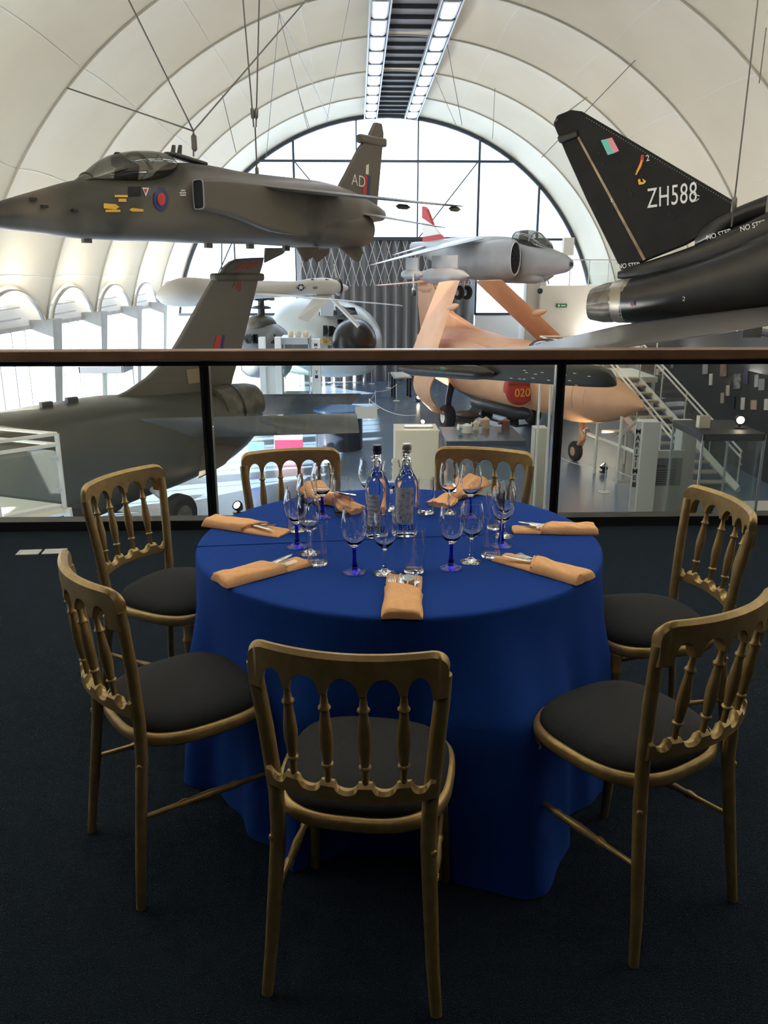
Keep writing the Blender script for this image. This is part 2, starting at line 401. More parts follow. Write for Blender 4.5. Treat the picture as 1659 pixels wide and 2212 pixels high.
# roof spine louvres between two rows of lights
sp = MB().box((1.72, 25.6, VZ+VR+.06), (2.1, 38.8, .05)); sb = MB()
y = 6.5
while y < 44.9:
    sb.box((1.72, y, VZ+VR-.03), (1.96, .09, .12)); y += 1.05
struct('ceiling_louvre', sp, M_LOUV, smooth=False); struct('ceiling_beam', sb, M_DWALL, smooth=False)
tr = MB()
for x in (.42, 1.02, 2.42, 3.02): tr.box((x, 25.6, VZ+VR-.20), (.05, 38.6, .16))
struct('trim_5', tr, M_GALV, smooth=False)
first = None
for side, xx in (('left', .72), ('right', 2.72)):
    for k in range(16):
        yy = 43.6-k*1.85
        if first is None:
            t = thing('roof_light', None, 'ceiling light'); first = t
            MB().box((0, 0, .05), (.5, 1.66, .10)).build('housing', M_GALV, t)
            MB().box((0, 0, -.006), (.40, 1.5, .012)).build('diffuser', M_LAMP, t)
            for sx in (-1, 1): MB().box((.21*sx, .75, -.03), (.10, .12, .06)).build('bracket', M_DARK, t)
        else: t = copy_tree(first)
        t.location = (xx, yy, VZ+VR-.28)
        t['label'] = 'white strip light in the %s row along the hangar roof spine' % side; t['group'] = 'roof lights, %s row' % side
# left springing: concrete piers, arched lunettes over tall side glazing
LB = list(zip([1.2]+RIBS[:-1], RIBS))
def pier(y, side, z1):
    xb = VX+side*(VR+.35); xi = VX+side*(VR-.55); wi, wo = .45, .80
    vs = [(xb, y-wi/2, GZ), (xb, y+wi/2, GZ), (xi+side*.35, y+wi/2, GZ), (xi+side*.35, y-wi/2, GZ), (xb, y-wo/2, z1), (xb, y+wo/2, z1), (xi, y+wo/2, z1), (xi, y-wo/2, z1)]
    return MB().add(vs, [(0, 3, 2, 1), (4, 5, 6, 7), (0, 1, 5, 4), (1, 2, 6, 5), (2, 3, 7, 6), (3, 0, 4, 7)])
for y in RIBS[:-1]: struct('wall_pier', pier(y, -1, .25), M_CONC, smooth=False)
for y in (40.4, 35.6): struct('wall_pier', pier(y, 1, -1.2), M_CONC, smooth=False)
lw = MB(); ar = MB(); fr2 = MB(); gl2 = MB()
for (a, b) in LB:
    lw.box((-9.75, (a+b)/2, .85), (.1, b-a, 1.5))
    ar.tube([(-9.30, a+.35+(b-a-.7)*k/20, .22+.90*sin(pi*k/20)**.6) for k in range(21)], .06, 6)
    for zq in (.32, .62): ar.tube([(-9.6, a+1.2, zq), (-9.6, b-1.3, zq+.03)], .025, 5)
    gl2.box((-9.72, (a+b)/2, -1.95), (.02, b-a, 4.1))
    for q in (.2, .4, .6, .8): fr2.box((-9.68, a+(b-a)*q, -1.95), (.07, .05, 4.1))
    fr2.box((-9.68, (a+b)/2, .05), (.08, b-a, .12))
struct('wall_left', lw, M_WHITE, smooth=False); struct('trim_arch', ar, M_CONC)
struct('window_2', gl2, M_WING, smooth=False); struct('window_2_frame', fr2, M_CONC, smooth=False)
struct('wall_right', MB().box((13.0, 25, -2.6), (.3, 48, 2.9)), M_WHITE, smooth=False)
struct('wall_under_gallery', MB().box((1.5, 4.6, -2.15), (24, .2, 3.7)), M_DWALL, smooth=False)
struct('wall_gallery_left', MB().box((-6.0, -.4, 1.4), (.2, 3.7, 3.5)), M_DWALL, smooth=False)
struct('wall_gallery_right', MB().box((8.0, -.4, 1.4), (.2, 3.7, 3.5)), M_DWALL, smooth=False)
gb = [(VX+(VR+.4)*cos(t), 1.15, VZ+(VR+.4)*sin(t)) for t in [radians(26+128*j/40) for j in range(41)]]
struct('wall_gable', MB().prism(gb, (0, .1, 0)).box((-8.2, 1.15, -.4), (4.4, .1, 7.2)).box((10.6, 1.15, -.4), (5.2, .1, 7.2)), M_DWALL, smooth=False)
# ================================================================== CHAIRS
CH = [(.013, 1.768, -10.2, 'front'), (-.505, 2.149, -54.9, ''), (-.675, 2.925, -117.8, ''), (-.235, 3.215, -166.7, ''),
      (.452, 3.215, 160.0, ''), (.975, 2.605, 96.5, ''), (.700, 1.930, 31.9, '')]
CL = ['gold chair nearest the camera, with its scalloped back turned to the viewer',
      'gold chair at the left front, its near rear leg left of the blue cloth',
      'gold chair at the left rear, its back before the bomber fuselage',
      'gold chair behind the table, back to the glass, left of the two water bottles',
      'gold chair behind the table, back to the glass, right of the two water bottles',
      'gold chair at the right rear of the table, partly hidden behind the right front chair',
      'gold chair at the right front, its seat and rear legs in view']
def strip(mb, w, fz, yb, th, n=80):
    """rail made of columns: fz(x) -> (zbottom, ztop), bowed back by yb(x)"""
    R = []
    for i in range(n+1):
        x = -w+2*w*i/n; z0, z1 = fz(x); y = yb(x); h = th/2; c = min(h*.7, (z1-z0)*.3)
        R.append([(x, y-h, z0+c*.4), (x, y-h+c*.4, z0), (x, y+h-c*.4, z0), (x, y+h, z0+c*.4), (x, y+h, z1-c), (x, y+h-c, z1), (x, y-h+c, z1), (x, y-h, z1-c)])
    return mb.rings(R)
WT = .203
def make_chair():
    t = thing('banquet_chair', None, 'chair')
    SX = [-.121, -.0405, .0405, .121]
    def bow(x): return -.228-.050*(1-(x/WT)**2)
    def top(x):
        ax = abs(x); c = min(max((ax-.172)/.0372, 0), 1)
        z1 = .905-.022*(1-sqrt(max(0, 1-c*c))) if c < 1 else .883
        z1 = .905-.034*(1-sqrt(max(0, 1-c*c)))
        # five arched openings between the spindles and stiles
        edges = [-.176]+SX+[.176]; z0 = .815
        for a, b in zip(edges, edges[1:]):
            if a <= x <= b:
                pad = .008 if a > -.17 else .0; pb = .008 if b < .17 else .0
                aa, bb = a+pad, b-pb
                if aa < x < bb:
                    u = (x-aa)/(bb-aa)*2-1; z0 = .815+.038*sqrt(max(0, 1-u*u))
        if ax > .176: z0 = .80
        return z0, z1
    strip(MB(), WT+.006, top, bow, .026, 150).build('top_rail', M_GOLD, t, ang=40)
    def bow2(x): return -.206-.046*(1-(x/.185)**2)
    def low(x):
        z1 = .598; edges = [-.185]+SX+[.185]
        for a, b in zip(edges, edges[1:]):
            if a <= x <= b:
                aa = a+(.015 if a > -.18 else .012); bb = b-(.015 if b < .18 else .012)
                if aa < x < bb:
                    u = (x-aa)/(bb-aa)*2-1; z1 = .598-.020*(max(0, 1-u*u))**.6
        return .548+.006*(1-(x/.185)**2), z1
    strip(MB(), .186, low, bow2, .026, 130).build('lower_rail', M_GOLD, t, ang=40)
    for sx in SX:
        a = Vector((sx*.985, bow2(sx), .592)); b = Vector((sx, bow(sx), .822)); d = b-a
        pr = [(.0075, 0), (.0075, .16), (.0095, .175), (.0135, .195), (.0135, .205), (.0095, .22), (.0105, .27), (.0145, .42), (.0150, .50), (.0135, .60), (.0095, .76), (.0090, .795),
              (.0135, .812), (.0135, .822), (.0095, .84), (.0070, .93), (.0075, 1.0)]
        MB().lathe_ax([(r, u*d.length) for r, u in pr], a, d, 12).build('spindle', M_GOLD, t, ang=50)
    for s in (-1, 1):
        P = [(s*.199, -.245, 0), (s*.188, -.232, .12), (s*.178, -.212, .28), (s*.170, -.196, .42), (s*.172, -.194, .52), (s*.185, -.206, .68), (s*.196, -.220, .80), (s*.1985, -.226, .850)]
        MB().tube(P, [.0135, .0155, .0175, .0185, .0180, .0175, .0170, .0165], 14, flat=.88).build('rear_leg', M_GOLD, t, ang=50)
        MB().lathe_ax([(.001, .0235), (.006, .0225), (.0085, .0195), (.0085, .012)], (s*.170, -.196, .405), (s*.75, -.66, 0), 10).build('bolt_cap', M_GOLD, t)
        MB().tube([(s*.186, .196, 0), (s*.178, .182, .15), (s*.170, .172, .30), (s*.166, .168, .375), (s*.166, .168, .380), (s*.166, .168, .388), (s*.166, .168, .394), (s*.165, .165, .44)],
                  [.0125, .0155, .0175, .0185, .0215, .0215, .0180, .0180], 14).build('front_leg', M_GOLD, t, ang=50)
        a = Vector((s*.1795, -.215, .255)); b = Vector((s*.173, .177, .235)); L = (b-a).length
        pr = [(.0065, 0), (.0075, .26), (.0115, .30), (.0115, .325), (.0085, .34), (.0125, .5), (.0085, .66), (.0115, .675), (.0115, .70), (.0075, .74), (.0065, 1)]
        MB().lathe_ax([(r, u*L) for r, u in pr], a, b-a, 10).build('stretcher', M_GOLD, t, ang=50)
    def se(A, rx, ry, e=2.9):
        ca, sa = cos(A), sin(A); return (rx*abs(ca)**(2/e)*(1 if ca > 0 else -1)*(1+.06*sa), ry*abs(sa)**(2/e)*(1 if sa > 0 else -1))
    n = 56; R = []
    for rx, z in [(.196, .436), (.208, .438), (.212, .444), (.211, .462), (.206, .470), (.198, .472), (.176, .468), (.176, .440)]:
        R.append([(*se(2*pi*k/n, rx, rx), z) for k in range(n)])
    MB().rings(R, closed=True).build('seat_frame', M_GOLD, t, ang=50)
    R = []
    for r, z in [(.190, .460), (.197, .470), (.196, .482), (.188, .496), (.165, .510), (.125, .520), (.07, .526), (.01, .528)]:
        R.append([(*se(2*pi*k/n, r, r), z) for k in range(n)])
    MB().rings(R).build('seat_cushion', M_SEAT, t, ang=60)
    return t
ch0 = make_chair()
for i, (x, y, a, _) in enumerate(CH):
    c = ch0 if i == 0 else copy_tree(ch0)
    c.location = (x, y, 0); c.rotation_euler = (0, 0, radians(a)); c['label'] = CL[i]; c['group'] = 'chairs around the round table'

# ================================================================== TABLE AND CLOTH
TX, TY, TR, TH = .135, 2.735, .683, .74
tb = thing('round_table', 'round banquet table standing hidden under the royal blue cloth', 'table', (TX, TY, 0))
MB().lathe([(.001, .712), (TR-.012, .712), (TR-.006, .716), (TR-.006, .728), (TR-.012, .732), (.001, .732)], n=64).build('tabletop', M_WOOD, tb)
for k in range(4):
    A = pi/4+k*pi/2; MB().tube([(.06*cos(A), .06*sin(A), .712), (.16*cos(A), .16*sin(A), .02), (.17*cos(A), .17*sin(A), 0)], .016, 8).build('leg', M_BLACK, tb)
NT = 720
def clampr(th):
    L = 9.
    for (x, y, a, _) in CH[:1]:
        dx, dy = x-TX, y-TY; D = hypot(dx, dy); d = atan2(dy, dx)-th; d = (d+pi) % (2*pi)-pi
        rc = .25
        if abs(d) < pi/2 and abs(D*sin(d)) < rc: L = min(L, D*cos(d)-sqrt(rc*rc-(D*sin(d))**2)-.01)
    return L
cl = [min(clampr(2*pi*i/NT), .95) for i in range(NT)]
cl = [min(cl[(i+k) % NT] for k in range(-6, 7)) for i in range(NT)]
cl = [sum(cl[(i+k) % NT] for k in range(-9, 10))/19 for i in range(NT)]
fo = [(.05, 9, .9), (.045, 14, 2.1), (.025, 25, .3)]
def fold(th): return sum(a*sin(n*th+p) for a, n, p in fo)/.12
R = []; NR = 26
for r in (.02, .2, .4, .55, .64, .672): R.append([(r*cos(2*pi*i/NT), r*sin(2*pi*i/NT), TH) for i in range(NT)])
for k, (dr_, dz) in enumerate([(.683, -.0015), (.688, -.006), (.690, -.014)]): R.append([(dr_*cos(2*pi*i/NT), dr_*sin(2*pi*i/NT), TH+dz) for i in range(NT)])
for k in range(1, NR+1):
    z = (TH-.014)*(1-k/NR)+.004; u = 1-z/TH; row = []
    for i in range(NT):
        th = 2*pi*i/NT; fl = fold(th); amp = min(1, u*2.6)
        gs = lambda c_, w_: math.exp(-(((th-radians(c_)+pi) % (2*pi)-pi)/w_)**2)
        r = .690+.020*u+((.058*fl+.045)+.20*gs(293, .20)+.06*gs(246, .14)+.05*gs(30, .5)-.02*gs(200, .5))*amp*u**.6
        cf = min(max((.68-z)/.20, 0), 1); cf = cf*cf*(3-2*cf)
        lim = cl[i]
        if lim < r: r = r+(lim+.010*fl*0-r)*cf
        row.append((r*cos(th), r*sin(th), z))
    R.append(row)
ct = thing('tablecloth', 'royal blue cloth draped to the carpet over the round table', 'tablecloth', (TX, TY, 0))
MB().rings(R).build('cloth_drape', M_CLOTH, ct, ang=80)
a = uz(418, 1181, TH+.001); b = uz(1140, 1151, TH+.001); P = []
for k in range(24):
    q = a.lerp(b, k/23); P.append((q.x-TX, q.y-TY, TH+.0008))
MB().tube(P, .0022, 6, flat=.9).build('ironed_crease', M_CLOTH, ct)

# ================================================================== TABLE SETTINGS
TZ = TH+.0005
def wine(blue):
    t = thing('wine_glass', None, 'wine glass')
    h = .204 if blue else .196; r = .040 if blue else .0365; zb = .082 if blue else .080; w = .0013
    out = [(.0065, zb), (.013, zb+.004), (.024, zb+.015), (.034, zb+.032), (r, zb+.055), (r+.0005, zb+.072), (r-.002, zb+.095), (r-.006, h-.002), (r-.0065, h)]
    inn = [(a_-w, b_) for a_, b_ in out[::-1]][:-2]+[(.020, zb+.0145), (.010, zb+.0065), (.0015, zb+.005)]
    inn[0] = (r-.0065-w, h)
    if blue:
        MB().lathe([(.0005, zb-.001)]+out+inn, n=36).build('bowl', M_GLASS, t, ang=70)
        st = [(.0005, 0), (.0350, 0), (.0355, .0015), (.030, .004), (.016, .010), (.010, .020), (.0065, .034), (.0055, .055), (.0062, .072), (.0085, .0795), (.0005, .0805)]
        MB().lathe(st, n=36).build('stem_and_foot', M_BLUEG, t, ang=70)
    else:
        st = [(.0005, 0), (.0335, 0), (.034, .0015), (.029, .004), (.012, .009), (.0060, .018), (.0042, .034), (.0042, .060), (.0055, .074)]
        MB().lathe(st+out+inn, n=36).build('glass_body', M_GLASS, t, ang=70)
    return t
def tumbler():
    t = thing('tumbler', None, 'tumbler')
    MB().lathe([(.0005, 0), (.029, 0), (.0305, .002), (.0320, .06), (.0335, .138), (.0326, .1384), (.0311, .06), (.0296, .014), (.026, .009), (.0005, .008)], n=48).build('glass_body', M_GLASS, t, ang=25)
    return t
def put(src, first, px, py, label, group, rz=0):
    o = src if first else copy_tree(src); p = uz(px, py, TZ); o.location = (p.x, p.y, TZ); o.rotation_euler = (0, 0, rz)
    o['label'] = label; o['group'] = group; return o
wb = wine(True)
for i, (x, y, l) in enumerate([(766, 1236, 'blue-stemmed wine glass at the front, left of the napkin nearest the camera'), (974, 1227, 'blue-stemmed wine glass at the front, right of the napkin nearest the camera'),
        (642, 1181, 'blue-stemmed wine glass at the left side of the table'), (697, 1117, 'blue-stemmed wine glass before the chair at the back left'), (1083, 1179, 'blue-stemmed wine glass at the right side of the table'),
        (1015, 1117, 'blue-stemmed wine glass before the chair at the back right'), (797, 1102, 'blue-stemmed wine glass behind the navy-capped water bottle')]):
    put(wb, i == 0, x, y, l, 'blue-stemmed wine glasses')
wc = wine(False)
for i, (x, y, l) in enumerate([(831, 1238, 'clear wine glass just behind the napkin nearest the camera'), (1017, 1213, 'clear wine glass right of the front right blue-stemmed glass'),
        (669, 1195, 'clear wine glass beside the left front tumbler'), (665, 1140, 'clear wine glass at the left, behind the left blue-stemmed glass'), (1088, 1158, 'clear wine glass at the right, behind the right blue-stemmed glass'),
        (969, 1108, 'clear wine glass before the back right chair, near its crumpled napkin'), (845, 1100, 'clear wine glass behind and between the two water bottles')]):
    put(wc, i == 0, x, y, l, 'clear wine glasses')
tu = tumbler()
for i, (x, y, l) in enumerate([(894, 1235, 'empty tumbler just behind the napkin nearest the camera'), (1060, 1202, 'empty tumbler at the right front, left of the right blue-stemmed glass'),
        (686, 1218, 'empty tumbler at the left front, beside the left front napkin'), (740, 1110, 'empty tumbler at the back left beside a crumpled napkin'), (1068, 1141, 'empty tumbler at the right, partly hidden behind wine glasses'),
        (920, 1108, 'empty tumbler right of the silver-capped bottle'), (641, 1146, 'empty tumbler at the far left, behind the left blue-stemmed glass')]):
    put(tu, i == 0, x, y, l, 'empty tumblers')
# water bottles
M_WATER = glass_mat('bottle_glass', (.96, .99, 1.0), 1.38)
M_LABEL = mat('printed_grey_label', (.50, .52, .53), .5, col2=(.68, .70, .71), scale=45, lo=.42, hi=.5)
def bottle(px, py, capm, label, lab_cls):
    p = uz(px, py, TZ); t = thing('water_bottle', label, 'water bottle', (p.x, p.y, TZ), atan2(p.x, p.y)*-1)
    MB().lathe([(.0005, .004), (.036, 0), (.0405, .004), (.0415, .02), (.0415, .178), (.040, .190), (.034, .206), (.024, .222), (.0175, .238), (.0150, .256), (.0138, .290), (.0155, .292), (.0155, .298), (.0138, .300), (.0130, .306), (.0005, .306)], n=40).build('glass_body', M_WATER, t, ang=70)
    MB().lathe([(.0005, .325), (.0145, .325), (.0160, .322), (.0162, .306), (.0150, .304), (.0162, .302), (.0160, .294), (.0157, .294)], n=28).build('cap', capm, t, ang=60)
    # wrap-around label
    mb = MB(); n = 26; R0 = .0421
    if lab_cls == 'navy': a0, a1, z0, z1 = -2.45, -1.35, .028, .160
    else: a0, a1, z0, z1 = -2.62, -.95, .050, .178
    vs = []
    for k in range(n+1):
        A = a0+(a1-a0)*k/n
        for (rr, zz) in ((R0, z0), (R0, z1), (R0+.0004, z1), (R0+.0004, z0)): vs.append((rr*cos(A), rr*sin(A), zz))
    mb.add(vs, [(4*k+j, 4*k+4+j, 4*k+4+(j+1) % 4, 4*k+(j+1) % 4) for k in range(n) for j in range(4)])
    mb.build('paper_label', M_LABEL, t, ang=80)
    def wrap(q): A = -pi/2+q.x/R0-(.25 if lab_cls == 'navy' else -.02); r = R0+.0007+q.y*0-min(q.z, 0)*0; return Vector((r*cos(A)*(1+q.y*0), r*sin(A), q.z))
    mk = MB()
    if lab_cls == 'navy':
        for k in range(8):
            zz = .044+.015*k; mk.tube([wrap(Vector((-.024+.002*sin(k*3)+j*.004, 0, zz+.0014*sin(j*1.3+k*2)))) for j in range(10)], .0008, 4)
    else:
        rnd = random.Random(4)
        for k in range(26):
            cx, cz, rr = rnd.uniform(-.030, .026), rnd.uniform(.062, .172), rnd.uniform(.0014, .0032)
            mk.tube([wrap(Vector((cx+rr*cos(j*.79), 0, cz+rr*1.3*sin(j*.79)))) for j in range(8)], .0005, 4, closed=True)
    mk.build('label_drawing', M_LETB, t)
    text('BELU', .027, Matrix.Translation((0.004, 0, .036)) @ Matrix.Rotation(pi/2, 4, 'X'), M_LETB, t, thick=.0002, bold=.02, spacing=1.1, fn=wrap)
    return t
M_CAPN = mat('navy_cap', (.01, .015, .05), .4); M_CAPS = mat('silver_grey_cap', (.42, .40, .36), .4, .6)
bottle(815, 1158, M_CAPN, 'glass water bottle with a navy cap and striped label', 'navy')
bottle(877, 1154, M_CAPS, 'glass water bottle with a silver cap and droplet-patterned label', 'silver')

# cutlery
def prof_bar(mb, pts):   # pts: (x, halfwidth, z, thickness)
    R = []
    for x, w, z, th in pts: R.append([(x, -w, z-th/2), (x, w, z-th/2), (x, w*.8, z+th/2), (x, -w*.8, z+th/2)])
    return mb.rings(R)
def fork():
    t = thing('fork', None, 'fork')
    m = MB(); prof_bar(m, [(-.070, .006, .002, .0025), (-.060, .0070, .002, .0025), (0, .003, .004, .003), (.035, .0028, .006, .003), (.05, .010, .004, .0018), (.060, .0115, .003, .0016)])
    m.build('handle', M_STEEL, t)
    m = MB()
    for k in range(4):
        y = -.0095+k*.00633; m.tube([(.058, y, .003), (.075, y, .0022), (.098, y*.95, .006)], [.0014, .0013, .0006], 6)
    m.build('tines', M_STEEL, t); return t
def knife():
    t = thing('knife', None, 'knife')
    m = MB(); prof_bar(m, [(-.075, .006, .003, .005), (-.06, .0075, .003, .006), (-.01, .0055, .003, .005), (0, .004, .003, .004)]); m.build('handle', M_STEEL, t)
    m = MB(); prof_bar(m, [(0, .004, .003, .002), (.01, .008, .003, .0014), (.07, .009, .003, .0012), (.10, .007, .003, .001), (.112, .002, .003, .0008)]); m.build('blade', M_STEEL, t); return t
def spoon():
    t = thing('spoon', None, 'spoon')
    m = MB(); prof_bar(m, [(-.10, .006, .002, .0025), (-.08, .0075, .002, .0025), (0, .003, .004, .003), (.045, .003, .006, .003)]); m.build('handle', M_STEEL, t)
    m = MB(); R = []
    for k in range(1, 12):
        A = pi*k/12; w = .017*sin(A); x = .068-.027*cos(A); R.append([(x, w*cos(b_), .0045-abs(sin(A))*.006*max(0, sin(b_))+(.0012 if b_ > pi else 0)*0) for b_ in [2*pi*j/16 for j in range(16)]])
    m.rings(R); m.build('bowl', M_STEEL, t); return t
# napkins: a long folded base with a diagonal pocket wrapped over its outer part
def napkin(L, Wd, seed, puff=.0):
    rnd = random.Random(seed); t = thing('napkin', None, 'napkin')
    def layer(x0, x1, skew, w, z0, z1, nx=28, ny=12, wr=.0018):
        vs = []; fs = []; ph = [rnd.uniform(0, 6) for _ in range(6)]
        def zf(u, v, top):
            e = min(1, (1-abs(2*v-1)**6)); z = z0+(z1-z0)*((1 if top else 0))*(.45+.55*e)
            if top: z += wr*(sin(u*9+ph[0]+v*3)+.6*sin(u*17+v*11+ph[1]))*e+puff*e*(.6+.4*sin(u*5+ph[2]))
            return z
        for top in (0, 1):
            for i in range(nx+1):
                u = i/nx
                for j in range(ny+1):
                    v = j/ny; s1 = x1+skew*(v-.5); x = x0+(s1-x0)*u; y = (v-.5)*w*(1+.03*sin(u*7+ph[3]))
                    x += .003*sin(v*6+ph[4])*(1 if i in (0, nx) else 0)
                    vs.append((x, y, max(0, zf(u, v, top)+(0 if 0 < i < nx and 0 < j < ny else (-(z1-z0)*.25 if top else (z1-z0)*.06)))))
        N = (nx+1)*(ny+1)
        for i in range(nx):
            for j in range(ny):
                a = i*(ny+1)+j; fs.append((a, a+1, a+ny+2, a+ny+1)); fs.append((N+a, N+a+ny+1, N+a+ny+2, N+a+1))
        for i in range(nx):
            for j in (0, ny): a = i*(ny+1)+j; b = a+ny+1; fs.append((a, b, N+b, N+a))
        for j in range(ny):
            for i in (0, nx): a = i*(ny+1)+j; b = a+1; fs.append((a, b, N+b, N+a))
        return MB().add(vs, fs)
    layer(0, L, 0, Wd, 0, .011).build('folded_base', M_NAP, t, ang=60)
    layer(-.004, L*.60, L*.16*(1 if seed % 2 else -1), Wd*1.05, .0005, .028).build('pocket', M_NAP, t, ang=60)
    lipx = L*.60
    MB().tube([(lipx+L*.16*(1 if seed % 2 else -1)*(k/10-.5), (k/10-.5)*Wd*.98, .024-.008*abs(k/5-1)**4) for k in range(11)], [.003]*11, 8).build('pocket_hem', M_NAP, t)
    return t
NP = [((868, 1330), (874, 1236), .105, 'peach napkin nearest the camera, lying lengthwise with cutlery pocket', 1, 'nearest'),
      ((475, 1255), (660, 1207), .095, 'peach napkin at the left front of the table, holding forks', 2, 'left front'),
      ((455, 1125), (620, 1149), .095, 'peach napkin at the left rear edge of the table', 3, 'left rear'),
      ((1264, 1250), (1082, 1198), .095, 'peach napkin at the right front of the table, holding forks', 4, 'right front'),
      ((1284, 1143), (1107, 1140), .085, 'peach napkin at the right rear edge of the table', 5, 'right rear')]
fk, kn, spn = fork(), knife(), spoon(); used = {'fork': 0, 'knife': 0, 'spoon': 0}
def place_cut(kind, P, rz, tilt, label):
    src = {'fork': fk, 'knife': kn, 'spoon': spn}[kind]; o = src if not used[kind] else copy_tree(src); used[kind] = 1
    o.location = P; o.rotation_euler = (0, -tilt, rz); o['label'] = label; o['group'] = kind+'s in napkins' if kind != 'knife' else 'knives in napkins'; return o
for (A, B, wd, lab, sd, wh) in NP:
    a = uz(*A, TZ+.01); b = uz(*B, TZ+.01); L = min(max((b-a).length, .26), .32)
    t = napkin(L, wd, sd); rz = atan2(b.y-a.y, b.x-a.x); t.location = (a.x, a.y, TZ); t.rotation_euler = (0, 0, rz); t['label'] = lab; t['group'] = 'napkins folded round cutlery'
    ex = Vector((cos(rz), sin(rz), 0)); ey = Vector((-sin(rz), cos(rz), 0)); base = Vector((a.x, a.y, TZ+.0140))
    sg = 1 if sd % 2 else -1
    if wh == 'nearest':
        its = [('fork', .60, .028, .10, 'fork with its tines showing at the left of the nearest napkin'), ('fork', .60, -.030, -.12, 'fork with its tines showing at the right of the nearest napkin'),
               ('knife', .62, .004, .06, 'knife lying at the middle of the nearest napkin'), ('spoon', .63, -.010, -.05, 'spoon lying in the nearest napkin beside the knife')]
    else:
        its = [('fork', .60, .012*sg, .10*sg, 'fork nearest the pocket edge in the %s napkin' % wh), ('fork', .55, -.020*sg, .22*sg, 'second fork, lying outward in the %s napkin' % wh),
               ('knife', .63, -.004*sg, -.25*sg, 'knife lying crosswise in the %s napkin' % wh)]
    for q, (kind, u, off, dr_, l) in enumerate(its):
        P = base+ex*(L*u-.025)+ey*off+Vector((0, 0, .0020*q)); place_cut(kind, P, rz+dr_, .02, l)
# the two crumpled napkins at the back: a tied bundle with flared ends
def bundle(ppx, ppy, rz, label, seed):
    rnd = random.Random(seed); p = uz(ppx, ppy, TZ); t = thing('napkin', label, 'napkin', (p.x, p.y, TZ), rz, 'crumpled napkins at the back')
    R = []
    for i in range(25):
        u = i/24; x = -.15+.30*u; w = .050-.028*math.exp(-((u-.45)/.16)**2); h = .020+.020*math.exp(-((u-.45)/.2)**2)+.012*(u > .7)*(u-.7)*3
        R.append([(x, w*cos(A)*(1+.12*sin(A*5+u*9)), max(0, h*.5+h*.62*sin(A)*(1+.22*sin(A*7+u*12+seed)))) for A in [2*pi*k/40 for k in range(40)]])
    MB().rings(R).build('folded_base', M_NAP, t, ang=70)
    R = []
    for i in range(11):
        u = i/10; x = -.045+.06*u
        R.append([(x+.028*cos(A), .033*cos(A)*(1+.08*sin(A*3)), max(.0, .024+.030*sin(A)*(1+.10*sin(A*4+u*6)))) for A in [2*pi*k/28 for k in range(28)]])
    MB().rings(R).build('wrapped_band', M_NAP, t, ang=70)
    R = []
    for i in range(9):
        u = i/8; x = .05+.11*u; R.append([(x, (v_-.5)*(.05+.11*u), .022+.05*u*(1-(2*v_-1)**2*.6)+.004*sin(v_*14+u*5)) for v_ in [j/14 for j in range(15)]]+[(x, (v_-.5)*(.05+.11*u), .018+.05*u*(1-(2*v_-1)**2*.6)+.004*sin(v_*14+u*5)) for v_ in [j/14 for j in range(14, -1, -1)]])
    MB().rings(R).build('flared_end', M_NAP, t, ang=70)
    place_cut('knife', (p.x-.02*cos(rz), p.y-.02*sin(rz)-.02, TZ+.058), rz+.5, .05, 'knife resting on the crumpled napkin, '+('back left' if seed == 11 else 'back right'))
bundle(725, 1092, radians(128), 'crumpled peach napkin before the back left chair', 11)
bundle(985, 1078, radians(55), 'crumpled peach napkin before the back right chair', 12)
# ================================================================== STRIKE JET HANGING AT THE LEFT (nose left)
fr = Frame(uy(430, 420, 20), radians(50))
jg = thing('strike_jet', 'grey-green camouflaged strike jet hanging at the upper left, coded AD on its fin', 'aircraft', fr.P, fr.a)
T = [(-64, 462, 470, .03, 2), (-40, 448, 482, .16, 2), (0, 435, 494, .27, 2), (77, 413, 504, .42, 2.1), (155, 392, 515, .50, 2.3), (207, 386, 518, .55, 2.5), (259, 388, 520, .58, 2.6), (311, 388, 521, .60, 2.6),
     (350, 376, 522, .66, 2.6), (378, 352, 524, .70, 2.5), (441, 358, 526, .80, 2.6), (500, 371, 527, .90, 2.8), (549, 378, 528, .95, 3), (622, 386, 532, .95, 3), (674, 393, 535, .92, 3), (726, 408, 536, .86, 2.8), (760, 420, 500, .62, 2.4), (800, 440, 482, .40, 2), (822, 452, 478, .2, 2)]
SJ = fr.stations(T); mb = MB(); body(mb, SJ); mb.build('fuselage', M_CAMO, jg, ang=60)
# engine nacelles / jet pipes low at the tail
for sg in (-1, 1):
    q0 = fr.p(640, 490, -.48); q1 = fr.p(786, 497, -.48); m = MB()
    m.lathe_ax([(.10, -.1), (.46, .6), (.49, 1.6), (.49, q1.x-q0.x-.5), (.44, q1.x-q0.x-.1), (.41, q1.x-q0.x), (.34, q1.x-q0.x), (.30, q1.x-q0.x-.5), (.02, q1.x-q0.x-.5)], (q0.x, sg*.46, q0.z), (1, 0, (q1.z-q0.z)/(q1.x-q0.x)), 28)
    m.build('jet_pipe', M_CAMO, jg, ang=50)
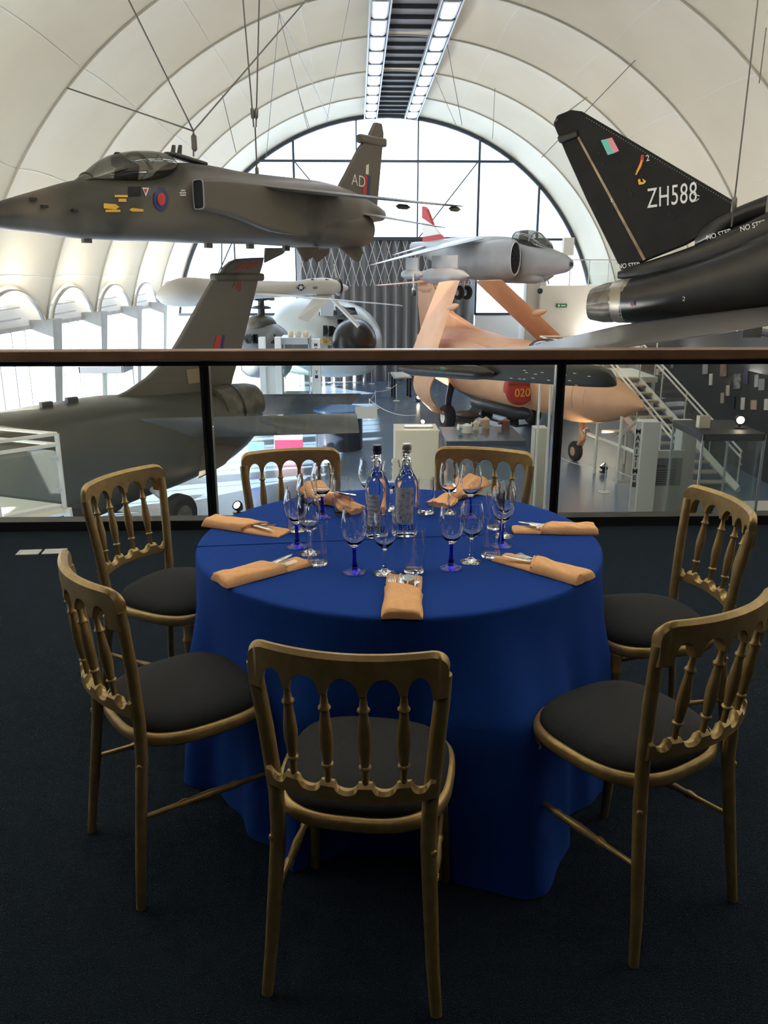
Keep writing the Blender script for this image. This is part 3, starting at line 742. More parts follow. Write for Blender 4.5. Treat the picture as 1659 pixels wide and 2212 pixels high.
# intakes
for sg in (-1, 1):
    st = []
    for x, t, b, w in [(430, 388, 452, .17), (438, 387, 454, .18), (500, 390, 470, .18), (580, 400, 500, .14), (660, 420, 510, .06)]:
        pt = fr.p(x, t, -.92); pb = fr.p(x, b, -.92); st.append(((pt.x+pb.x)/2, pt.z, pb.z, w, 6))
    m = MB(); body(m, st, yc=sg*.92, cap=False, sub=3); it = m.build('air_intake', M_CAMO, jg, ang=60)
    a = st[0]; m = MB(); R = []
    for dx, k in ((0, 1.0), (-.03, 1.02), (-.03, .95), (.02, .93), (.5, .9)):
        c = (a[1]+a[2])/2; h = (a[1]-a[2])/2*k; w = a[3]*k+(.0 if k > .9 else 0); R.append([(a[0]+dx, sg*.92+w*(abs(cos(A))**.35)*(1 if cos(A) > 0 else -1), c+h*(abs(sin(A))**.35)*(1 if sin(A) > 0 else -1)) for A in [2*pi*j/32 for j in range(32)]])
    m.rings(R[:3], cap=False).build('intake_lip', M_GREY, jg, ang=50)
    MB().rings(R[3:]).build('intake_opening', M_HOLE, jg)
# wings, tailplanes
def wpair(name, rLE, rTE, tLE, tTE, tr, tt, m, root, yr, yt, dihed=True):
    a, b = fr.p(*rLE, yr), fr.p(*rTE, yr); c, d = fr.p(*tLE, yt), fr.p(*tTE, yt)
    zr = (a.z+b.z)/2; 
    o = []
    for sg in (1, -1):
        P = [Vector((q.x, q.y*sg, q.z)) for q in (a, b, c, d)]
        o.append(MB().wing(*P, tr, tt).build(name, m, root, ang=40))
    return o
wpair('wing', (545, 400), (730, 424), (955, 443), (1005, 446), .24, .09, M_CAMO, jg, -.85, -4.1)
wpair('tailplane', (735, 455), (822, 466), (938, 489), (970, 493), .14, .05, M_CAMO, jg, -.35, -2.3)
for x, y, L in ((874, 443, .55), (985, 448, .5)):
    q = fr.p(x, y, -3.2 if x < 900 else -4.0); MB().lathe_ax([(.01, 0), (.06, .12), (.06, L-.15), (.01, L)], (q.x-L*.6, q.y, q.z-.04), (1, 0, 0), 10).build('wing_fairing', M_CAMO, jg)
# fin with pod
F = [(726, 411), (744, 378), (775, 318), (797, 290), (809, 264), (822, 267), (826, 290), (821, 345), (812, 448), (762, 436)]
P = [fr.p(x, y) for x, y in F]; MB().prism(P, (0, .13, 0)).build('fin', M_CAMO, jg, smooth=False, bevel=.03)
pa, pb = fr.p(775, 299), fr.p(831, 309); c = (pa+pb)/2
MB().box((c.x, 0, c.z), (pb.x-pa.x, .20, .23)).build('fin_pod', M_CAMO, jg, bevel=.05)
q = fr.p(770, 392); text('AD', .42, face_y((q.x, -.075, q.z), radians(-4)), M_LETW, jg, bold=-.01, sx=1.0)
def flat(name, m, pts, y, root, f=None, th=.006):
    f = f or fr; return MB().prism([Vector((f.p(a, b, y).x, y, f.p(a, b, y).z)) for a, b in pts], (0, th, 0)).build(name, m, root, smooth=False)
flat('fin_flash_red', M_RED, [(786, 379), (794, 380), (791, 421), (783, 419)], -.072, jg); flat('fin_flash_blue', M_BLUE, [(794, 380), (801, 381), (798, 422), (791, 421)], -.072, jg)
flat('fin_crest', M_CREAM, [(791, 357), (797, 354), (796, 377), (790, 376)], -.072, jg)
# ventral fins
for sg in (-1, 1):
    for pts in ([(643, 534), (690, 534), (684, 547), (651, 567)], [(730, 530), (778, 530), (783, 545), (763, 569)]):
        P = [fr.p(x, y, -.6) for x, y in pts]; P = [Vector((p.x, sg*(.55+(P[0].z-p.z)*.45), p.z)) for p in P]
        MB().prism(P, (0, .05, 0)).build('ventral_fin', M_CAMO, jg, smooth=False)
# spine strake, blade aerials, canopy
st = [(fr.p(359, 330).x, fr.p(359, 328).z, fr.p(359, 334).z, .10, 3), (fr.p(375, 333).x, fr.p(375, 330).z, fr.p(375, 342).z, .16, 3), (fr.p(441, 350).x, fr.p(441, 350).z, fr.p(441, 359).z, .12, 3)]
m = MB(); body(m, st); m.build('spine_fairing', M_CAMO2, jg)
for x in (373, 387):
    P = [fr.p(x-4, 333), fr.p(x+4, 335), fr.p(x+5, 314), fr.p(x, 313)]; MB().prism(P, (0, .05, 0)).build('blade_aerial', M_CAMO2, jg, smooth=False)
st = fr.stations([(158, 391, 397, .05, 2), (185, 374, 399, .24, 2), (215, 350, 400, .34, 2.2), (240, 336, 400, .38, 2.3), (262, 330, 400, .40, 2.3), (290, 326, 400, .41, 2.3), (330, 327, 398, .40, 2.2), (358, 334, 392, .36, 2), (376, 350, 380, .2, 2)])
i0 = 4
m = MB(); body(m, st[:6], cap=False); m.build('windscreen', M_COCK, jg)
m = MB(); body(m, st[5:], cap=False); m.build('canopy', M_COCK, jg)
def hoop(s, st, r, name='canopy_frame', m_=None, root=None):
    t_, b_, w_, e_ = lerp_tab(st, s); c = (t_+b_)/2; h = (t_-b_)/2
    return [(s, w_*1.01*(abs(cos(A))**(2/e_))*(1 if cos(A) > 0 else -1), c+h*1.01*(abs(sin(A))**(2/e_))) for A in [pi*k/20 for k in range(21)]]
h1 = hoop(fr.p(262, 360).x, st, .03); h1 = [(p[0]+(1-(p[2]-min(q[2] for q in h1))/1.0)*.45, p[1], p[2]) for p in h1]
MB().tube(h1, .045, 8).build('canopy_frame', M_CAMO2, jg)
MB().tube(hoop(fr.p(185, 380).x, st, .02), .022, 6).build('windscreen_frame', M_CAMO2, jg)
q = fr.p(262, 375); MB().box((q.x+.1, 0, q.z-.1), (.35, .4, .7), ry=.25).box((q.x-.3, 0, q.z-.35), (.5, .5, .3)).build('ejection_seat', M_BLACK, jg, bevel=.05)
MB().lathe_ax([(.05, 0), (.14, .05), (.15, .2), (.05, .3)], (q.x-.05, 0, q.z+.1), (0, 0, 1), 12).build('seat_headrest', M_HOLE, jg)
# markings
decal(fr, SJ, [ell(348, 430, 16, 26)], 'roundel_blue', M_BLUE, jg, lift=.02); decal(fr, SJ, [ell(349, 430, 8.5, 14)], 'roundel_red', M_RED, jg, lift=.035)
decal(fr, SJ, [[(224, 439), (250, 441), (258, 447), (250, 453), (224, 450)], rect(248, 421, 276, 426), rect(256, 429, 273, 436), rect(228, 453, 260, 458), [(279, 453), (286, 449), (310, 452), (310, 457), (286, 457)]], 'rescue_marking', M_YEL, jg, lift=.02)
decal(fr, SJ, [[(307, 405), (322, 406), (315, 425)]], 'warning_triangle', M_LETW, jg, lift=.02); decal(fr, SJ, [[(310, 408), (319, 408), (315, 418)]], 'warning_triangle_core', M_RED, jg, lift=.035)
decal(fr, SJ, [rect(277, 403, 305, 423)], 'access_panel', M_HOLE, jg, lift=.02)
decal(fr, SJ, [rect(391, 410, 400, 413), rect(388, 415, 402, 418), rect(389, 420, 402, 423)], 'stencil', M_LETW, jg, lift=.02)
for x, y in ((70, 430), (94, 446), (160, 455)):
    q = fr.p(x, y, side_y(SJ, fr.p(x, y).x, fr.p(x, y).z)); MB().box((q.x, q.y-.03, q.z), (.12, .08, .05)).build('air_vane', M_BLACK, jg)
for x, y in ((187, 516), (450, 528), (540, 530), (618, 535)):
    q = fr.p(x, y); MB().box((q.x, 0, q.z-.02), (.18, .10, .12)).build('belly_fairing', M_CAMO2, jg)

# ================================================================== DELTA FIGHTER AT THE RIGHT (nose towards the right)
fr = Frame(uy(1330, 650, 15), radians(-35))
ty = thing('delta_fighter', 'black delta-wing fighter hanging at the right, its fin lettered ZH588', 'aircraft', fr.P, fr.a)
YC = .45
def stn(T, off, w0=None):
    out = []
    for x, t, b, w, n in T:
        pt = fr.p(x, t, off); pb = fr.p(x, b, off); out.append(((pt.x+pb.x)/2, pt.z, pb.z, w, n))
    return sorted(out)
E0 = stn([(1352, 603, 697, .38, 2), (1400, 590, 700, .42, 2), (1470, 572, 699, .46, 2.2), (1560, 540, 693, .50, 2.4), (1660, 498, 686, .56, 2.6)], 0)
dx = E0[-1][0]; E0 += [(dx+1.2, E0[-1][1]+.45, E0[-1][2]+.10, .62, 2.8), (dx+3.0, E0[-1][1]+.75, E0[-1][2]+.3, .66, 3), (dx+4.5, E0[-1][1]+.8, E0[-1][2]+.7, .5, 2.5)]
for yc in (0, .9):
    m = MB(); body(m, E0, yc=yc); m.build('engine_bay', M_BLKAC, ty, ang=60)
    a = fr.p(1352, 650, 0); z0 = (E0[0][1]+E0[0][2])/2; L = .62
    MB().lathe_ax([(.37, 0), (.385, -.02), (.38, .0)], (a.x, yc, z0), (-1, 0, -.10), 30, cap=False).lathe_ax([(.385, -.12), (.37, .12), (.34, .22)], (a.x, yc, z0), (-1, 0, -.10), 30, cap=False).build('burnt_band', mat('heat_stained_metal', (.30, .27, .22), .35, .7), ty)
    pet = MB()
    for k in range(15):
        A = 2*pi*k/15; R = []
        for u, r in ((.18, .345), (.36, .335), (.50, .30), (.62, .265)):
            ring = []
            for (dA, dr_) in ((-.203, 0), (-.1, .006), (0, .008), (.1, .006), (.203, 0), (.19, -.018), (-.19, -.018)):
                ring.append((a.x-u, yc+(r+dr_)*cos(A+dA), z0-.10*u+(r+dr_)*sin(A+dA)))
            R.append(ring)
        pet.rings(R)
    pet.build('exhaust_nozzle', M_BURNT, ty, ang=30)
    MB().lathe_ax([(.30, 0), (.25, .1), (.02, .1)], (a.x-.35, yc, z0-.03), (1, 0, 0), 24).build('nozzle_interior', M_HOLE, ty)
U0 = stn([(1322, 586, 602, .05, 3), (1345, 576, 606, .18, 4), (1400, 560, 606, .26, 4), (1480, 533, 590, .30, 4), (1560, 500, 570, .36, 4), (1660, 452, 540, .42, 4)], YC-.35)
dx = U0[-1][0]; U0 += [(dx+1.5, U0[-1][1]+.5, U0[-1][2]+.3, .5, 4), (dx+4.2, U0[-1][1]+.8, U0[-1][2]+.5, .5, 3)]
m = MB(); body(m, U0, yc=YC); m.build('spine', M_BLKAC, ty, ang=50)
# dorsal intake duct at the foot of the fin
D0 = stn([(1500, 500, 532, .05, 3), (1540, 470, 520, .14, 3), (1590, 446, 490, .16, 2.4), (1656, 419, 468, .16, 2.2)], YC-.1)
m = MB(); body(m, D0, yc=YC); m.build('dorsal_duct', M_BLKAC, ty, ang=50)
F = [(1345, 588), (1322, 540), (1270, 435), (1225, 335), (1204, 285), (1197, 268), (1205, 250), (1235, 238), (1258, 241), (1360, 301), (1470, 366), (1585, 434), (1575, 478), (1480, 530), (1400, 562)]
P = [fr.p(x, y, YC) for x, y in F]; fin = MB().prism(P, (0, .13, 0)).build('fin', M_FIN, ty, smooth=False, bevel=.03)
fy = YC-.068
def fl(name, m_, pts, lift=.004): return MB().prism([fr.p(a, b, fy-lift) for a, b in pts], (0, .006, 0)).build(name, m_, ty, smooth=False)
fl('rudder_hinge', mat('worn_bronze_strip', (.16, .115, .07), .35, .5, col2=(.30, .22, .14), scale=3), [(1246, 296), (1250, 294), (1395, 560), (1389, 563)])
fl('fin_tip_joint', M_HOLE, [(1206, 302), (1248, 286), (1250, 291), (1209, 309)])
MB().prism([fr.p(x, y, YC) for x, y in [(1207, 297), (1250, 283), (1254, 297), (1222, 309), (1212, 311)]], (0, .24, 0)).build('fin_fairing', M_BLKAC, ty, smooth=False, bevel=.03)
fl('fin_flash_pink', mat('salmon_paint', (.72, .26, .28), .5), [(1311, 300), (1322, 297), (1337, 326), (1326, 331)])
fl('fin_flash_green', mat('jade_paint', (.12, .50, .42), .5), [(1298, 303), (1311, 300), (1326, 331), (1313, 335)])
fl('bird_crest_red', M_RED, [(1385, 335), (1391, 334), (1391, 346), (1385, 362), (1378, 372), (1374, 370), (1382, 352)])
fl('bird_crest_yellow', M_YEL, [(1386, 345), (1388, 346), (1384, 360), (1375, 378), (1372, 377), (1380, 360)], .008)
fl('bird_crest_tail', M_YEL, [(1378, 388), (1383, 386), (1384, 393), (1390, 394), (1388, 385), (1396, 392), (1390, 398), (1380, 399)], .008)
q = fr.p(1451, 424, fy-.006); text('ZH588', .46, face_y(q, radians(5)), M_LETW, ty, sx=.60, spacing=1.08)
for x, y, s_ in ((1399, 342, .14), (1321, 433, .08)): q = fr.p(x, y, fy-.006); text('2', s_, face_y(q, radians(10)), M_LETW, ty)
for a_, b_ in (((1498, 419), (1511, 422)), ((1502, 434), (1510, 428))):
    fl('stencil_mark', M_LETW, [a_, (b_[0], b_[1]), (b_[0], b_[1]+2), (a_[0], a_[1]+2)])
for x, y, tl in ((1358, 574, 9), (1552, 507, 20), (1626, 488, 20)):
    yy = side_y(U0, fr.p(x, y, YC-.35).x, fr.p(x, y, YC-.35).z, YC)-.012; q = fr.p(x, y, yy); text('NO STEP', .115, face_y(q, radians(tl-5)), M_LETW, ty, name='stencil_no_step', bold=.01, sx=.85)
m = MB(); rnd = random.Random(5)
for k in range(22):
    u = .08+.84*rnd.random(); v_ = .1+.8*rnd.random(); x = (1262+u*250)*(1-v_)+(1300+u*210)*v_; y = (290+u*125)*(1-v_)+(400+u*110)*v_
    q = fr.p(x, y, fy-.004)
    if not (1385 < x < 1530 and 385 < y < 460): m.lathe_ax([(.028, 0), (.028, .005)], q, (0, -1, 0), 10)
m.build('fin_fastener', M_HOLE, ty)
m = MB()
for k in range(60):
    u = k/59; q = fr.p(1268+310*u, 255+183*u, fy-.004); m.lathe_ax([(.008, 0), (.008, .006)], q, (0, -1, 0), 6)
m.build('fin_rivets', M_GREY, ty)['kind'] = 'stuff'
q = fr.p(1367, 656, -.42); decal(fr, E0, [ell(1367, 656, 5, 6, 12)], 'small_roundel', M_BLUE, ty, lift=.02); decal(fr, E0, [ell(1367, 656, 2.4, 3, 12)], 'small_roundel_core', M_RED, ty, lift=.03)
q = fr.p(1477, 646, -.48); text('2', .10, face_y(q), M_LETW, ty)
# near wing with its tip pod
A_ = fr.w(uy(1338, 703, 14.6)); B_ = fr.w(uy(955, 792, 9.05)); Cc = fr.w(uy(1135, 783, 8.35)); 
lead = Vector((7.2, 0, 0)); D_ = Vector((5.3, -.55, A_.z+.62)) 
MB().wing(D_, A_, Cc, B_, .34, .10).build('wing', M_WINGAC, ty, ang=40)
D2 = Vector((D_.x, 2*YC-D_.y, D_.z)); A2 = Vector((A_.x, 2*YC-A_.y, A_.z)); MB().wing(D2, A2, Vector((Cc.x, 2*YC-Cc.y, Cc.z)), Vector((B_.x, 2*YC-B_.y, B_.z)), .34, .10).build('wing', M_WINGAC, ty, ang=40)
wl = uy(1338, 731, 12.3); q = fr.w(wl); text('NO STEP', .20, Matrix.Translation(q+Vector((0, 0, .03))) @ Matrix.Rotation(radians(62), 4, 'Z') @ Matrix.Rotation(radians(25), 4, 'X'), M_LETW, ty, name='stencil_no_step')
pr0, pr1 = uy(880, 797, 9.2), uy(1332, 826, 7.55)
pr0 = fr.w(pr0); pr1 = fr.w(pr1); py_ = (pr0.y+pr1.y)/2
R = []
for u, w, z0_, z1_ in [(.30, .03, -.02, .10), (.31, .075, -.07, .12), (.60, .085, -.075, .125), (.88, .085, -.075, .125), (.93, .08, -.072, .115), (.97, .06, -.068, .085), (.99, .04, -.06, .03), (1.0, .01, -.05, -.02)]:
    c = pr0.lerp(pr1, u); R.append([(c.x, c.y+w*(abs(cos(A))**.4)*(1 if cos(A) > 0 else -1), c.z+.02+((z1_-z0_)/2)*(abs(sin(A))**.4)*(1 if sin(A) > 0 else -1)+(z1_+z0_)/2) for A in [2*pi*k/24 for k in range(24)]])
pod = MB().rings(R).build('wing_tip_pod', mat('dark_olive_pod_paint', (.022, .024, .022), .5), ty, ang=50)
m = MB(); rnd = random.Random(3)
for u, v_ in [(.62, .05), (.63, .03), (.40, -.03), (.43, -.03), (.46, -.03), (.56, -.035), (.60, -.035), (.62, -.035), (.70, .04), (.73, -.03), (.80, .03), (.82, -.02), (.84, .05), (.85, -.06), (.90, .03), (.66, -.02), (.67, .02)]:
    c = pr0.lerp(pr1, u); m.box((c.x, c.y-.088, c.z+.02+v_), (.03, .004, .007))
m.build('pod_stencils', M_LETW, ty)
m = MB(); m.lathe_ax([(.02, 0), (.055, .10), (.075, .2), (.075, 1.0), (.06, 1.15), (.02, 1.25)], pr0+Vector((-.05, -.10, .02)), pr1-pr0, 18); m.build('pod_tail', M_BLKAC, ty, ang=60)
c = pr0.lerp(pr1, .22); MB().lathe_ax([(.01, 0), (.03, .02), (.03, .12), (.01, .14)], c+Vector((0, -.16, .04)), (1, 0, 0), 10).build('navigation_light', mat('green_lens', (.02, .18, .12), .15), ty)

# ================================================================== JUMP JET IN THE MIDDLE (nose right)
fr = Frame(uy(1090, 560, 35), radians(-60))
hj = thing('jump_jet', 'light grey jump jet hanging before the end window with a red and white fin', 'aircraft', fr.P, fr.a)
HS = fr.stations([(893, 523, 545, .22, 2), (930, 520, 560, .38, 2), (960, 516, 580, .6, 2.3), (1000, 512, 598, .82, 2.6), (1045, 510, 606, .95, 2.8), (1080, 510, 610, .98, 2.6), (1105, 513, 612, .72, 2.5), (1130, 518, 611, .58, 2.4), (1160, 525, 607, .50, 2.2), (1185, 535, 598, .42, 2.1), (1210, 545, 592, .31, 2), (1225, 553, 588, .22, 2), (1234, 561, 581, .13, 2)])
m = MB(); body(m, HS); m.build('fuselage', M_GREYAC, hj, ang=60)
q = fr.p(1232, 571); MB().lathe_ax([(.01, .16), (.07, .13), (.10, .06), (.11, 0), (.09, -.05)], (q.x-.05, 0, q.z), (1, 0, 0), 16).build('nose_sensor', M_BLUE, hj)
q = fr.p(1193, 541); MB().lathe_ax([(.02, 0), (.13, .1), (.15, .5), (.10, .95), (.11, 1.15), (.02, 1.18)], (q.x-.3, 0, q.z-.02), (1, 0, -.35), 14).build('sensor_housing', M_GREYAC, hj)
for sg in (-1, 1):
    st = []
    for x, t, b, w in [(1108, 520, 596, .26), (1104, 517, 600, .30), (1085, 516, 603, .32), (1050, 520, 602, .30), (1010, 530, 596, .15)]:
        pt = fr.p(x, t, -.98); pb = fr.p(x, b, -.98); st.append(((pt.x+pb.x)/2, pt.z, pb.z, w, 2))
    st = sorted(st); m = MB(); body(m, st, yc=sg*.86, cap=False); m.build('intake_cowl', M_GREYAC, hj, ang=60)
    a = st[-1]; c = (a[1]+a[2])/2; h = (a[1]-a[2])/2
    MB().rings([[(a[0]+dx_, sg*.86+a[3]*1.02*k*cos(A), c+h*k*sin(A)) for A in [2*pi*j/28 for j in range(28)]] for dx_, k in ((.0, 1), (.03, .96), (.0, .90), (-.3, .84))], cap=False).build('intake_lip', M_GALV, hj)
    MB().rings([[(a[0]+dx_, sg*.86+a[3]*k*cos(A), c+h*k*sin(A)) for A in [2*pi*j/28 for j in range(28)]] for dx_, k in ((-.02, .9), (-.05, .05))]).build('intake_opening', M_HOLE, hj)
    m = MB()
    for k in range(14):
        A = 2*pi*k/14; m.add([(a[0]+.012, sg*.86+a[3]*r_*cos(A+d_), c+h*r_*sin(A+d_)) for r_, d_ in ((.2, -.1), (.78, -.05), (.78, .09), (.2, .2))], [(0, 1, 2, 3)])
    m.build('fan_blades', M_DWALL, hj, smooth=False)
st = fr.stations([(1112, 514, 522, .2, 2), (1122, 500, 530, .36, 2), (1138, 496, 536, .42, 2), (1155, 499, 540, .42, 2), (1172, 512, 542, .34, 2), (1188, 531, 542, .14, 2)])
m = MB(); body(m, st, cap=False); m.build('canopy', M_COCK, hj)
for x in (1122, 1160): MB().tube(hoop(fr.p(x, 515).x, st, .03), .03, 8).build('canopy_frame', M_GREYAC, hj)
q = fr.p(1135, 522); MB().box((q.x, 0, q.z), (.4, .4, .5)).box((q.x-.1, 0, q.z+.3), (.2, .3, .25)).build('ejection_seat', M_BLACK, hj, bevel=.04)
wr, wt_ = (-1.0), (-4.6)
def wp(nm, rLE, rTE, tLE, tTE, tr, tt, yr, yt):
    a, b, c, d = fr.p(*rLE, yr), fr.p(*rTE, yr), fr.p(*tLE, yt), fr.p(*tTE, yt)
    for sg in (1, -1): MB().wing(*[Vector((q.x, q.y*sg, q.z)) for q in (a, b, c, d)], tr, tt).build(nm, M_PALE, hj, ang=40)
wp('wing', (1050, 514), (962, 525), (818, 569), (797, 573), .32, .09, -.8, -4.5)
wp('tailplane', (925, 530), (900, 534), (858, 549), (846, 551), .14, .05, -.2, -2.0)
P = [fr.p(x, y) for x, y in [(965, 522), (952, 505), (938, 488), (922, 449), (914, 446), (913, 470), (916, 528), (925, 532)]]
MB().prism([fr.p(x, y) for x, y in [(937, 486), (924, 452), (918, 446), (914, 446), (914, 470)]], (0, .14, 0)).build('fin_top', M_RED, hj, smooth=False)
MB().prism([fr.p(x, y) for x, y in [(914, 470), (937, 486), (947, 500), (951, 506), (916, 512)]], (0, .14, 0)).build('fin', M_LETW, hj, smooth=False)
MB().prism([fr.p(x, y) for x, y in [(916, 512), (951, 506), (968, 522), (925, 534), (914, 530)]], (0, .15, 0)).build('fin_root', M_RED, hj, smooth=False)
for (x0, x1, yc_, r_, y_) in ((868, 914, 593, .19, -3.2), (912, 1014, 596, .33, -2.2)):
    a, b = fr.p(x0, yc_, y_), fr.p(x1, yc_, y_); L = b.x-a.x
    for sg in (1, -1):
        MB().lathe_ax([(.03, 0), (r_*.7, L*.08), (r_, L*.25), (r_, L*.65), (r_*.7, L*.85), (.02, L)], (a.x, a.y*sg, a.z), (1, 0, 0), 20).build('drop_tank', M_GREYAC, hj, ang=60)
        MB().box((a.x+L*.5, a.y*sg, a.z+r_+.22), (L*.55, .08, .5)).build('pylon', M_GREYAC, hj)
for (x, y, y_, r_) in ((1000, 632, 0, .30),):
    q = fr.p(x, y, y_)
    for sg in (-1, 1): MB().lathe_ax([(.08, -.09), (r_*.9, -.10), (r_, -.05), (r_, .05), (r_*.9, .10), (.08, .09)], (q.x, sg*.22, q.z), (0, 1, 0), 24).build('wheel', M_RUBBER, hj)
    for sg in (-1, 1): MB().lathe_ax([(.02, -.11), (.13, -.115), (.14, .115), (.02, .11)], (q.x, sg*.22, q.z), (0, 1, 0), 14).build('wheel_hub', M_GALV, hj)
    MB().tube([(q.x, 0, q.z), (q.x+.1, 0, q.z+.9)], .06, 8).box((q.x, 0, q.z), (.06, .5, .06)).build('main_leg', M_GALV, hj)
for sg in (1, -1):
    q = fr.p(893, 633, -3.4); q = Vector((q.x, q.y*sg, q.z))
    MB().tube([q, q+Vector((0, 0, .75))], .03, 8).box(q+Vector((0, 0, .1)), (.08, .1, .2)).build('outrigger_leg', M_GALV, hj)
    MB().lathe_ax([(.03, -.05), (.12, -.05), (.12, .05), (.03, .05)], q, (0, 1, 0), 14).build('outrigger_wheel', M_RUBBER, hj)
q = fr.p(1165, 600); MB().lathe_ax([(.02, -1.3), (.16, -1.0), (.18, 0), (.12, .4), (.02, .5)], (q.x, -.25, q.z-.05), (1, 0, 0), 14).build('gun_pod', M_GREYAC, hj)
decal(fr, HS, [ell(1055, 553, 3.5, 8, 14)], 'roundel_blue', M_BLUE, hj, lift=.03); decal(fr, HS, [ell(1055, 553, 1.6, 4, 14)], 'roundel_red', M_RED, hj, lift=.05)
decal(fr, HS, [[(1026, 556), (1032, 551), (1038, 556), (1032, 561)], rect(1042, 552, 1047, 558)], 'warning_marking', M_RED, hj, lift=.03)
m = MB()
for k in range(4): q = fr.p(1062+k*7, 542-k*5, -.95); m.box((q.x, -.93, q.z), (.16, .06, .13), ry=-.5)
m.build('blow_in_door', M_HOLE, hj)

# ================================================================== DESERT-PINK STRIKE AIRCRAFT ON THE FLOOR (nose towards the gallery, right)
fr = Frame(uz(1245, 997, GZ), radians(-74))
bc = thing('naval_strike_aircraft', 'desert-pink strike aircraft with upward folded wings standing on the hall floor', 'aircraft', fr.P, fr.a)
BS = [(-14.2, 2.9, 2.5, .12, 2), (-12.5, 3.2, 2.1, .5, 2), (-10, 3.45, 1.7, .85, 2.2), (-8, 3.5, 1.45, 1.05, 2.4), (-6, 3.35, 1.35, 1.15, 2.6), (-4.6, 3.3, 1.3, 1.15, 2.8), (-3, 3.3, 1.25, 1.10, 2.6), (-1.5, 3.35, 1.22, .95, 2.3), (-.3, 3.15, 1.22, .86, 2.2), (.7, 2.95, 1.32, .76, 2.1), (1.6, 2.75, 1.5, .60, 2), (2.4, 2.5, 1.78, .38, 2), (2.95, 2.3, 2.02, .16, 2), (3.2, 2.18, 2.13, .03, 2)]
m = MB(); body(m, BS); m.build('fuselage', M_PINK, bc, ang=60)
m = MB(); body(m, [(-3.3, 3.3, 3.0, .1, 2), (-2.7, 3.5, 3.0, .40, 2), (-1.8, 3.58, 2.95, .44, 2), (-.8, 3.5, 2.9, .42, 2), (-.1, 3.2, 2.85, .25, 2), (.3, 3.0, 2.85, .06, 2)], cap=False); m.build('canopy', M_COCK, bc)
for sg in (-1, 1):
    m = MB(); body(m, [(-10.5, 2.7, 1.8, .15, 2), (-9, 3.05, 1.6, .5, 2), (-7, 3.2, 1.45, .62, 2.2), (-5, 3.15, 1.40, .66, 2.2), (-2.8, 2.92, 1.45, .58, 2), (-1.6, 2.66, 1.50, .53, 2)], yc=sg*1.20, cap=True); m.build('engine_nacelle', M_PINK, bc, ang=60)
    cv = MB().lathe_ax([(.01, .09), (.42, .09), (.50, .05), (.54, -.02), (.54, -.15)], (-1.58, sg*1.20, 2.10), (1, -.0, 0), 32).build('intake_cover', mat('red_cover', (.42, .035, .025), .6), bc, ang=40)
    if sg < 0:
        mw = Matrix.Translation((-1.46, sg*1.20, 1.96)) @ Matrix.Rotation(pi/2, 4, 'Z') @ Matrix.Rotation(pi/2, 4, 'X')
        text('020', .36, mw, M_YEL, bc, name='cover_number')
        MB().box((-1.46, sg*1.20, 2.28), (.03, .98, .07)).build('cover_strap', M_DRED, bc)
    # inner wing stub and folded outer panel
    MB().wing((-3.9, sg*1.6, 2.55), (-7.6, sg*1.6, 2.5), (-4.6, sg*2.7, 2.55), (-7.4, sg*2.7, 2.5), .42, .32).build('inner_wing', M_PINK, bc)
    if sg < 0:
        L0, T0, L1, T1 = fr.p(942, 764, -2.45), fr.p(888, 764, -2.45), fr.p(993, 606, -.8), fr.p(948, 610, -.8)
    else:
        L0, T0, L1, T1 = fr.p(1232, 745, 2.5), fr.p(1168, 742, 2.5), fr.p(1085, 605, .95), fr.p(1026, 607, .95)
    dd = lambda a_, b_: Vector((b_.x, b_.y, b_.z))
    n_ = (L1-L0).cross(T0-L0).normalized(); n_ = n_ if n_.y*sg > 0 else -n_
    MB().wing(L0, T0, L1, T1, .26, .16, up=n_).build('folded_wing_panel', M_PINK, bc, ang=40)
    c = L0.lerp(L1, .48 if sg > 0 else .62); MB().lathe_ax([(.02, -.35), (.10, -.2), (.13, .1), (.10, .45), (.02, .75)], c, (1, 0, .15), 12).build('wing_fairing', M_PINK, bc)
    for k in range(7):
        q = T0.lerp(T1, .1+.12*k).lerp(L0.lerp(L1, .1+.12*k), .55)-n_*0.0
    # main gear
    gx = -6.3; MB().tube([(gx, sg*1.75, .35), (gx, sg*1.70, 1.2), (gx+.1, sg*1.5, 2.3)], [.09, .12, .14], 10).build('main_leg', M_BLACK, bc)
    MB().lathe_ax([(.10, -.16), (.40, -.18), (.46, -.10), (.46, .10), (.40, .18), (.10, .16)], (gx, sg*1.75, .46), (0, 1, 0), 26).build('main_wheel', M_RUBBER, bc)
    MB().lathe_ax([(.02, -.17), (.22, -.19), (.22, .19), (.02, .17)], (gx, sg*1.75, .46), (0, 1, 0), 18).build('wheel_hub', M_GALV, bc)
    if sg < 0:
        R = []
        for k in range(15):
            u = k/14; z = 2.45-1.85*u; y = -2.35-.55*sin(u*pi)*1.0+.30*u
            R.append([(gx+.9-.5*u*u, y, z), (gx+.9-.5*u*u, y+.05, z), (gx-.8+.3*u, y+.05-.1, z), (gx-.8+.3*u, y-.1, z)])
        MB().rings(R).build('gear_door', M_PINK, bc, ang=70)
